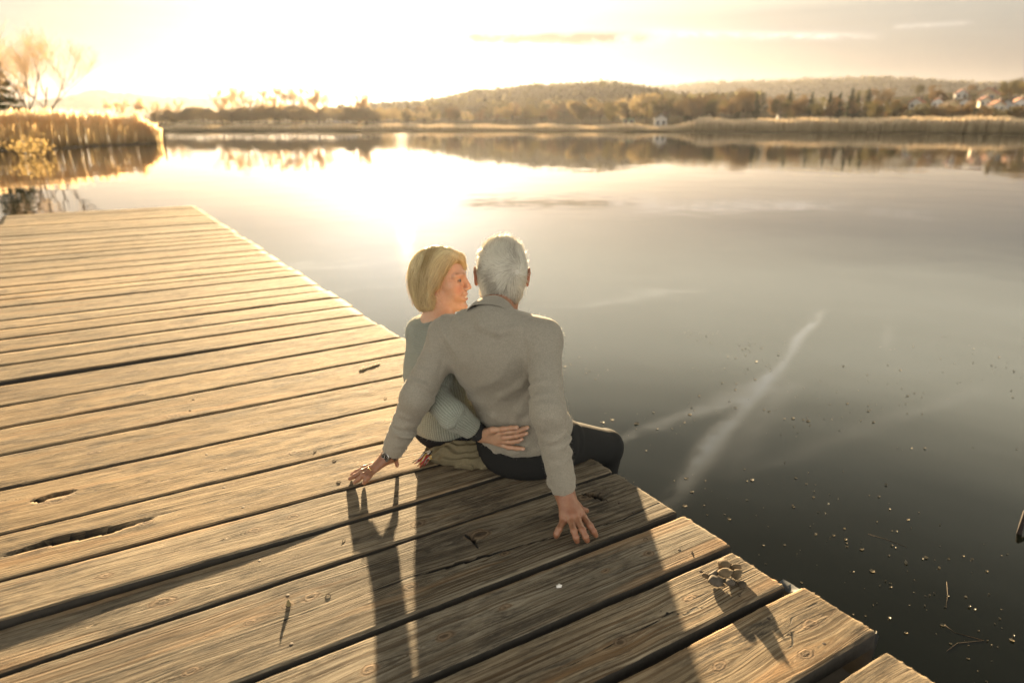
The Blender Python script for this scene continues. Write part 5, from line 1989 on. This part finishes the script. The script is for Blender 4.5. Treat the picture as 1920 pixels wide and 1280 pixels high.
bv = smooth_mesh(bv, bq, 1, .25)
tint = np.zeros((len(bv), 4), np.float32)
q = WK.local(bv)
LIP = (0.44, 0.125, 0.085)
for s_ in (-1, 1):
    # brows
    for k in range(7):
        x_ = k / 6
        spot(tint, bv, WK.w((.096 - .020 * x_ * x_, s_ * (.012 + .036 * x_), .026 + .006 * math.sin(x_ * 2.4))), .0048, (0.26, 0.15, 0.08), .8)
    # lash line and lids
    for k in range(9):
        x_ = k / 8
        yy = .0315 + .0145 * (2 * x_ - 1)
        spot(tint, bv, WK.w((.0865 - .006 * abs(2 * x_ - 1) ** 2, s_ * yy, .0060 - .0025 * (2 * x_ - 1) ** 2)), .0042, (0.055, 0.030, 0.02), .95)
        spot(tint, bv, WK.w((.0850 - .006 * abs(2 * x_ - 1) ** 2, s_ * yy, -.0015)), .0042, (0.16, 0.08, 0.05), .6)
    spot(tint, bv, WK.w((.080, s_ * .044, -.030)), .0200, (0.56, 0.22, 0.14), .45)
    spot(tint, bv, WK.w((-.004, s_ * .080, -.012)), .0260, (0.54, 0.20, 0.12), .5)
    for k in range(6):
        x_ = k / 5
        spot(tint, bv, WK.w((.099 - .020 * x_, s_ * (.003 + .030 * x_), -.0585 + .0055 * x_)), .0042, LIP, .85)
        spot(tint, bv, WK.w((.097 - .018 * x_, s_ * (.002 + .029 * x_), -.0738 + .0165 * x_ * x_)), .0046, LIP, .85)
    for k in range(8):   # crease from nose to mouth corner
        x_ = k / 7
        spot(tint, bv, WK.w((.098 - .012 * x_, s_ * (.018 + .016 * x_), -.034 - .020 * x_)), .0042, (0.34, 0.15, 0.09), .55)
    for k in range(6):   # laughter lines
        x_ = k / 5
        for dz_ in (-.006, .001, .007):
            spot(tint, bv, WK.w((.066 - .016 * x_, s_ * (.050 + .008 * x_), .002 + dz_ * (1 + x_))), .0042, (0.38, 0.18, 0.11), .45)
    spot(tint, bv, WK.w((.108, s_ * .008, -.040)), .0042, (0.25, 0.10, 0.07), .5)
spot(tint, bv, WWr, .05, (0.42, 0.215, 0.125), .7)
for f in W_FING + [W_THUMB]:
    for p_ in f[:-1]:
        spot(tint, bv, p_, .016, (0.40, 0.20, 0.115), .75)
    tip, pre = np.asarray(f[-1]), np.asarray(f[-2])
    dr = (tip - pre) / np.linalg.norm(tip - pre)
    up_ = FSB.grad(tip[None])[0]
    up_ = unit(up_ - dr * float(up_ @ dr))
    spot(tint, bv, tip + up_ * .007, .0046, (0.66, 0.42, 0.33), .9)
wpart('body', mesh('body', bv, bq, M_SKIN_W, True, {'tint': ('FLOAT_COLOR', tint)}), person_w)
# eyes and teeth
M_EYE, t, b = mat('eye')
co = t.node('ShaderNodeTexCoord').outputs['Object']
x, y, z = t.sep(co)
r2 = t.m('SQRT', t.m('ADD', t.m('MULTIPLY', y, y), t.m('MULTIPLY', z, z)))
c = t.ramp(t.m('DIVIDE', r2, 0.0125), (0.0, (0.01, 0.01, 0.01)), (0.20, (0.01, 0.01, 0.01)), (0.24, (0.06, 0.075, 0.07)), (0.46, (0.045, 0.055, 0.05)), (0.52, (0.36, 0.29, 0.24)))
t.set(b, 'Base Color', c)
t.set(b, 'Roughness', 0.15)
for s_ in (-1, 1):
    F_e = MB()
    sph = []
    for i in range(11):
        a = math.pi * i / 10
        for k in range(16):
            bb = 2 * math.pi * k / 16
            sph.append((.0118 * math.cos(a), .0118 * math.sin(a) * math.cos(bb), .0118 * math.sin(a) * math.sin(bb)))
    fc = [(i * 16 + k, i * 16 + (k + 1) % 16, (i + 1) * 16 + (k + 1) % 16, (i + 1) * 16 + k) for i in range(10) for k in range(16)]
    e = link('eye', mesh('eye', sph, fc, M_EYE, True), person_w)
    pe = WK.w((.0772, s_ * .0315, .0020))
    look = head_axes(math.radians(143), math.radians(5))
    e.matrix_parent_inverse = Matrix.Translation(-Vector(person_w.location))
    e.matrix_basis = Matrix.Translation(Vector(pe)) @ Matrix([list(map(float, r_)) for r_ in look]).to_4x4() @ Matrix.Diagonal((.92, 1.1, .50, 1))
M_TEETH = simple('teeth', (0.74, 0.66, 0.54), 0.3)
tb = MB()
for k in range(-4, 5):
    a = k / 4
    p = WK.w((.0948 - .010 * a * a, .0225 * a, -.0645 + .0065 * a * a))
    tb.tube([p + WH[:, 2] * .0042, p - WH[:, 2] * .0042], .0030, 6)
wpart('teeth', tb.mesh('teeth', M_TEETH, True), person_w)

# -- blonde bob
FH = Field(Wc - .18, Wc + .17, .0042)
HH = HeadKit(FH, Wc, WH, 1.0)
HH.ell((-.014, 0, .036), (.106, .088, .092), 0)
HH.ell((-.040, 0, -.015), (.080, .090, .085), .03)
for s_ in (-1, 1):
    HH.cone((-.012, s_ * .066, .030), (-.022, s_ * .066, -.078), .030, .032, .03)
    HH.cone((-.060, s_ * .045, .0), (-.058, s_ * .048, -.072), .038, .034, .03)
HH.cone((.050, -.030, .088), (.068, .018, .078), .020, .0165, .02)
HH.cone((.068, .018, .078), (.060, .055, .040), .0165, .016, .015)
HH.cone((.060, .055, .040), (.020, .074, -.060), .016, .020, .02)


def bob_cut(P, d):
    q = HH.local(P)
    x_, y_, z_ = q[..., 0], q[..., 1], q[..., 2]
    # the open face: in front of a line that sweeps from the parting over the temple to the ear
    edge_r = np.interp(z_, [-.12, -.06, -.035, -.012, .02, .05, .07, .085, .10], [-.012, -.010, -.016, .006, .026, .044, .058, .085, .14])
    edge_l = np.interp(z_, [-.12, -.06, 0, .04, .06, .075, .09], [.030, .034, .050, .074, .092, .12, .16])
    m_ = np.clip((y_ + .03) / .05, 0, 1)
    edge = edge_r * (1 - m_) + edge_l * m_
    d = np.maximum(d, (x_ - edge) * .7)
    # hollow for the neck and the face underneath
    nk = np.maximum(np.sqrt((x_ + .005) ** 2 + y_ ** 2) - .050, z_ + .045)
    d = np.maximum(d, -nk)
    bottom = -.104 + .012 * np.sin(y_ * 60) * .3 - .10 * np.clip(x_ + .01, 0, 1)
    return np.maximum(d, (bottom - z_) * .8)


FHfull = FH.d.copy()
FH.apply(Wc - .19, Wc + .19, bob_cut)
hv, hq = FH.surface()
hv = smooth_mesh(hv, hq, 2, .5)
hr = np.random.default_rng(15)
capw = wpart('hair', mesh('hair', hv, hq, M_HAIR_W, True, {'tone': ('FLOAT', .5 + .3 * hr.random(len(hv)))}), person_w)
part_a, part_b = A3(.060, -.028, .118), A3(-.06, -.020, .125)


def bob_flow(P):
    q = HH.local(P)
    ab = part_b - part_a
    t_ = np.clip((q - part_a) @ ab / (ab @ ab), 0, 1)
    d = q - part_a - t_[..., None] * ab
    dist = np.linalg.norm(d, axis=-1, keepdims=True)
    v = d / np.maximum(dist, .01)
    v = v + A3(-.15, 0, -1.0) * np.clip((dist - .02) / .06, 0, 1) * 1.4
    front = np.clip((q[..., 0:1] - .02) / .04, 0, 1) * np.clip((q[..., 2:3] - .04) / .03, 0, 1) * np.clip((q[..., 1:2] + .03) / .03, 0, 1)
    v = v + A3(.25, 1.0, -.35) * front * 1.6
    rs = np.clip(-q[..., 1:2] / .04, 0, 1) * np.clip((q[..., 0:1] + .02) / .05, 0, 1)
    v = v + A3(-1.1, 0, -.2) * rs
    cl = np.stack([vnoise3(q * 40, 13), vnoise3(q * 40, 14), vnoise3(q * 40, 16)], -1)
    v = v + cl * .25
    low = np.clip((-.06 - q[..., 2:3]) / .03, 0, 1)
    v = v + np.concatenate([.5 + 0 * low, -np.sign(q[..., 1:2]) * .8, 0 * low], -1) * low * 1.0
    return v @ WH.T


NS = 16000
Fcut = FH.d.copy()
roots = hv[hr.integers(0, len(hv), NS)] + hr.normal(size=(NS, 3)) * .002
lz = HH.local(roots)[:, 2]
FH.d = np.maximum(FHfull, Fcut * .35)
ln_ = np.clip((lz + .115) * .55, .018, .085) * (.75 + .4 * hr.random(NS))
offe = .0035 * (.2 + 1.1 * hr.random(NS)) + (hr.random(NS) > .975) * .010
PS = grow(FH, roots, bob_flow, ln_, 8, .0005, offe, .07, 18)
clump = vnoise3(HH.local(roots) * A3(36, 36, 9), 19)
tone = np.clip(.70 + .58 * clump + hr.normal(size=NS) * .16, 0, 1)
wpart('hair_strands', strands_mesh('hair_strands', PS, .00042 + .0003 * hr.random(NS), M_HAIR_W, tone), capw)
# ------------------------------------------------------------------ small things on and beside the dock
M_SCARF = simple('crumpled beige cotton', (0.17, 0.14, 0.085), 0.95, 0, 0.15, 180, 0.0012, 0.1)
FSC = Field((.88, 1.92, -.01), (1.24, 2.30, .14), .0042)
sp = [(.985, 2.145, .030), (1.020, 2.120, .036), (1.055, 2.100, .040), (1.095, 2.075, .040), (1.135, 2.05, .036)]
for i in range(len(sp) - 1):
    FSC.add(Cone(sp[i], sp[i + 1], .033, .034), .02)
FSC.add(Cone((1.000, 2.105, .022), (1.060, 2.045, .022), .022, .024), .02)
FSC.add(Cone((1.060, 2.045, .022), (1.120, 2.010, .020), .024, .020), .02)
FSC.add(Cone((1.040, 2.130, .055), (1.100, 2.085, .060), .022, .022), .02)


def scarf_folds(P, d):
    n_ = vnoise3(P * 16, 3)
    n2_ = vnoise3(P * 34, 5)
    ph = (P @ A3(60, 95, 70)) + n_ * 3.5
    return d + .0105 * (np.abs(np.sin(ph)) - .55) + .006 * n2_


FSC.apply((.88, 1.92, -.01), (1.24, 2.30, .14), scarf_folds)
FSC.apply((.88, 1.92, -.01), (1.24, 2.30, .14), lambda P, d: np.maximum(d, .0035 - P[..., 2]))
v_, q_ = FSC.surface()
scarf = thing('scarf', 'crumpled beige scarf with a coloured tassel, wedged on the dock between the couple', 'scarf', (1.04, 2.09, 0))
o = link('cloth', mesh('cloth', v_, q_, M_SCARF, True), scarf)
o.matrix_parent_inverse = Matrix.Translation((-1.04, -2.09, 0))
tas = [simple('tassel red', (0.30, 0.035, 0.03), .8), simple('tassel ochre', (0.50, 0.33, 0.07), .8), simple('tassel black', (0.015, 0.012, 0.012), .8), simple('tassel white', (0.60, 0.55, 0.48), .8)]
tr_ = random.Random(4)
for ci in range(4):
    tb = MB()
    for k in range(9):
        a = (.972 + tr_.uniform(-.008, .012), 2.150 + tr_.uniform(-.014, .014), .040 + tr_.uniform(-.014, .012))
        e = (.918 + tr_.uniform(-.022, .026), 2.160 + tr_.uniform(-.035, .030), .006 + tr_.uniform(0, .004))
        mdl = ((a[0] + e[0]) / 2 + tr_.uniform(-.008, .008), (a[1] + e[1]) / 2 + tr_.uniform(-.012, .012), .034 + tr_.uniform(-.010, .010))
        tb.tube([a, mdl, e], [.0026, .0024, .0016], 5)
    o = link('tassel', tb.mesh('tassel', tas[ci], True), scarf)
    o.matrix_parent_inverse = Matrix.Translation((-1.04, -2.09, 0))

# pebbles heaped on the edge of a plank
M_PEB = [simple('tan pebble', (0.125, 0.082, 0.042), .9, 0, .35, 45, .0006), simple('grey pebble', (0.085, 0.068, 0.05), .9, 0, .3, 55, .0006), simple('pale pebble', (0.15, 0.105, 0.058), .9, 0, .25, 40, .0006), simple('brown pebble', (0.06, 0.042, 0.024), .9, 0, .4, 50, .0006)]


def pebble(r, seed, angular):
    F_ = Field((-.05, -.05, -.05), (.05, .05, .05), .0028)
    F_.add(Ell((0, 0, 0), r), 0)
    rg = np.random.default_rng(seed)
    for _ in range(14 if angular else 7):
        n_ = unit(rg.normal(size=3))
        off_ = np.linalg.norm(n_ * A3(*r)) * rg.uniform(.58, .90)
        F_.apply((-.05, -.05, -.05), (.05, .05, .05), lambda P, d: -smin(-d, -((P @ n_) - off_), .003))
    F_.apply((-.05, -.05, -.05), (.05, .05, .05), lambda P, d: d + vnoise3(P * 34, seed) * .0042 + vnoise3(P * 90, seed + 3) * .0014)
    return F_.surface()


PEB = [  # label, pixel-independent layout: x, y, z, radii, yaw, tilt, material, angular
    ('large tan pebble lying along the lake side at the back of the pebble heap', 1.383, 1.130, .020, (.030, .018, .017), .25, .1, 0, 1),
    ('rounded orange tan pebble on top in the middle of the pebble heap', 1.356, 1.098, .024, (.022, .019, .017), .6, .2, 2, 0),
    ('blocky pale pebble with flat faces on the lake side of the heap', 1.384, 1.083, .017, (.020, .015, .014), .1, -.2, 2, 1),
    ('oval grey brown pebble at the front on the couple\'s side of the heap', 1.318, 1.095, .014, (.021, .015, .012), -.35, .0, 1, 0),
    ('small flat pale grey pebble lying in front of the heap', 1.341, 1.070, .010, (.014, .012, .009), .3, .5, 1, 0),
    ('olive brown rounded pebble lowest at the front of the heap', 1.364, 1.051, .011, (.017, .014, .010), -.2, .3, 3, 0),
    ('small tan pebble at the far left tip of the pebble heap', 1.312, 1.128, .012, (.019, .011, .010), -.5, .1, 0, 1),
    ('upright grey oval pebble leaning behind the oval grey brown one', 1.329, 1.118, .017, (.013, .010, .016), .2, .2, 1, 0),
    ('dark brown pebble half hidden behind the rounded tan one', 1.348, 1.123, .016, (.014, .012, .012), .7, .0, 3, 0),
    ('end pebble with a rounded nose behind the blocky pale one', 1.404, 1.108, .019, (.016, .012, .013), -.3, .1, 0, 0),
    ('tiny reddish chip of stone between the front pebbles', 1.328, 1.078, .007, (.009, .007, .006), .9, .3, 0, 1),
    ('small shaded pebble wedged under the rounded tan pebble', 1.341, 1.088, .009, (.014, .010, .008), .2, .0, 3, 1),
]
for i, (lb, x, y, z, r, yaw, tilt, mi, ang) in enumerate(PEB):
    v_, q_ = pebble((r[0] * 1.28, r[1] * 1.0, r[2] * .86), 30 + i, ang)
    tilt = tilt + .25 * math.sin(i * 2.3)
    yaw = yaw + .5 * math.sin(i * 1.7)
    lo = (v_ @ np.array(Matrix.Rotation(tilt, 3, 'Y')).T)[:, 2].min()
    o = thing('pebble', lb, 'pebble', (x, y, max(z, -lo + .0012)), 'pebbles heaped on the dock', mesh('pebble', v_, q_, M_PEB[mi], True))
    o.rotation_euler = (0, tilt, yaw)

# twig, chips and a splinter
M_TWIG = simple('dry twig', (0.20, 0.15, 0.06), .8, 0, .3, 90)
tw = MB().tube([(1.075, 3.262, .002), (1.10, 3.268, .003), (1.13, 3.280, .002), (1.165, 3.295, .003), (1.205, 3.305, .002)], [.002, .003, .003, .0025, .0012], 6)
tw.tube([(1.10, 3.268, .003), (1.115, 3.30, .004), (1.12, 3.32, .002)], [.002, .0015, .001], 5)
for k in range(7):
    a = 1.085 + .018 * k
    tw.tube([(a, 3.265 + .006 * k, .003), (a + .008, 3.285 + .006 * k, .006 + .003 * math.sin(k * 2.1))], [.0028, .0008], 4)
thing('twig', 'short dry greenish twig lying on a plank near the woman\'s back', 'twig', (0, 0, 0), None, tw.mesh('twig', M_TWIG, True))
M_CHIP = simple('white shell chip', (0.72, 0.68, 0.62), .6)
thing('shell_chip', 'tiny white shell chip on the shaded plank in front of the man', 'chip', (.947, 1.312, .0035), None,
      MB().add([(-.010, -.004, 0), (.002, -.009, 0), (.010, -.002, 0), (.006, .008, 0), (-.005, .006, 0), (-.006, -.002, .004), (.002, -.003, .006), (.004, .003, .004)], [(0, 1, 6, 5), (1, 2, 6), (2, 3, 7, 6), (3, 4, 5, 7), (4, 0, 5), (5, 6, 7), (4, 3, 2, 1, 0)]).mesh('shell_chip', M_CHIP))
thing('splinter', 'upright splinter of wood sticking up from a sunlit plank', 'splinter', (.299, 1.616, -.001), None,
      MB().tube([(0, 0, -.004), (.003, -.001, .006), (.001, .001, .013), (.004, .002, .017)], [.007, .0055, .0035, .001], 6).mesh('splinter', M_TWIG))

# grey fabric hem sagging below the plank ends beside the heap of pebbles
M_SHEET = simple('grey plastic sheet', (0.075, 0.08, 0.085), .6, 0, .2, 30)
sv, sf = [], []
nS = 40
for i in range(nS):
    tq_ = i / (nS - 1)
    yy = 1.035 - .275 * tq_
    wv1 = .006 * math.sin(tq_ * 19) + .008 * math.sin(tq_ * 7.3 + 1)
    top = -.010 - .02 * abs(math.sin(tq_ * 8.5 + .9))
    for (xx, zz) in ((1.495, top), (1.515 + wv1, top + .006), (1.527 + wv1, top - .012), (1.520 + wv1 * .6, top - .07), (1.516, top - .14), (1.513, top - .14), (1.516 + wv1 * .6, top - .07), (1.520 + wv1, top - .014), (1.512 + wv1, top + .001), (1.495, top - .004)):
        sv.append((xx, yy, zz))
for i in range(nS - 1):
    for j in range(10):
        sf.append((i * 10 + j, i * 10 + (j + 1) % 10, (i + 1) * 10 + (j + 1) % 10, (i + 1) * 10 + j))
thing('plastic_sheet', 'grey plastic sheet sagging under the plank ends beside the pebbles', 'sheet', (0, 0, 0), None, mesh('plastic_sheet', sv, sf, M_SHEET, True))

# a thin dark stake standing in the lake
M_STAKE = simple('wet dark stake', (0.02, 0.013, 0.011), .95, 0, .3, 60)
thing('wooden_stake', 'thin dark stake slanting out of the lake at the right edge', 'stake', (0, 0, 0), None,
      MB().tube([gpt(1903, 1025, -.62), gpt(1911, 1000, -.5), gpt(1922, 962, -.43), gpt(1940, 935, -.40)], [.012, .011, .010, .009], 8).mesh('wooden_stake', M_STAKE, True))

# flecks of leaf and weed drifting on the lake beside the dock
dr = np.random.default_rng(21)
V_, F_, T_ = [], [], []
M_FLECK, t, b = mat('floating leaf flecks')
tn = t.attr('tone')
t.set(b, 'Base Color', t.ramp(tn, (0.0, (0.05, 0.04, 0.02)), (0.5, (0.22, 0.16, 0.08)), (0.8, (0.55, 0.44, 0.28)), (1.0, (0.80, 0.72, 0.55))))
t.set(b, 'Roughness', .6)


def fleck(x, y, r, tone, curl):
    k0 = len(V_)
    n_ = 5
    a0 = dr.uniform(0, 6.28)
    el = dr.uniform(.45, 1)
    for k in range(n_):
        a = a0 + 2 * math.pi * k / n_
        lx, ly = math.cos(a) * r, math.sin(a) * r * el
        V_.append((x + lx * math.cos(a0) - ly * math.sin(a0), y + lx * math.sin(a0) + ly * math.cos(a0), WATER_Z + .003 + curl * abs(dr.normal()) * r))
        T_.append(tone)
    V_.append((x, y, WATER_Z + .002))
    T_.append(tone)
    for k in range(n_):
        F_.append((k0 + k, k0 + (k + 1) % n_, k0 + n_))


CL = [(1340, 695, 70, 16), (1420, 700, 40, 10), (1480, 660, 60, 10), (1740, 665, 150, 26), (1860, 680, 80, 26), (1820, 720, 90, 18), (1720, 850, 60, 9), (1690, 1000, 170, 26), (1760, 1080, 150, 30), (1600, 960, 150, 20), (1850, 1180, 120, 22), (1700, 1120, 140, 24), (1560, 760, 200, 14), (1500, 910, 160, 14), (1500, 1000, 60, 8)]
for (u, v, sp_, n_) in CL:
    for k in range(int(n_ * .6)):
        uu, vv = u + dr.normal() * sp_ * .55, v + dr.normal() * sp_ * .22
        if vv < 560:
            continue
        p = gpt(uu, vv, WATER_Z)
        if p[0] < 1.62:
            continue
        bright = dr.random()
        fleck(float(p[0]), float(p[1]), abs(dr.normal()) * .0032 + .0024, .10 + .90 * bright ** 4, .3)
for k in range(700):       # darker drowned weed nearer the dock
    p = (dr.uniform(1.75, 4.6), dr.uniform(.5, 4.2))
    if vnoise2(p[0] * 2.1, p[1] * 2.1, 4) > .05:
        fleck(p[0], p[1], abs(dr.normal()) * .005 + .002, dr.uniform(0, .30), .1)
o = link('floating_debris', mesh('floating_debris', V_, F_, M_FLECK, False, {'tone': ('FLOAT', T_)}), kind='stuff')
M_STEM = simple('drowned reed stem', (0.06, 0.042, 0.024), .9)
for lb, pts in (('thin curved reed stem floating near the dock corner', [(1770, 1170), (1790, 1185), (1845, 1200), (1795, 1205), (1775, 1220)]),
                ('straight thin reed stem floating upright in view below the leaf flecks', [(1775, 1090), (1777, 1115), (1774, 1138)]),
                ('pale straight reed stem drifting farther from the dock', [(1628, 1001), (1660, 1010), (1700, 1025)])):
    tb = MB().tube([gpt(u, v, WATER_Z + .0005) for u, v in pts], .0010, 5)
    thing('reed_stem', lb, 'reed stem', (0, 0, 0), 'reed stems adrift by the dock', tb.mesh('reed_stem', M_STEM, True))
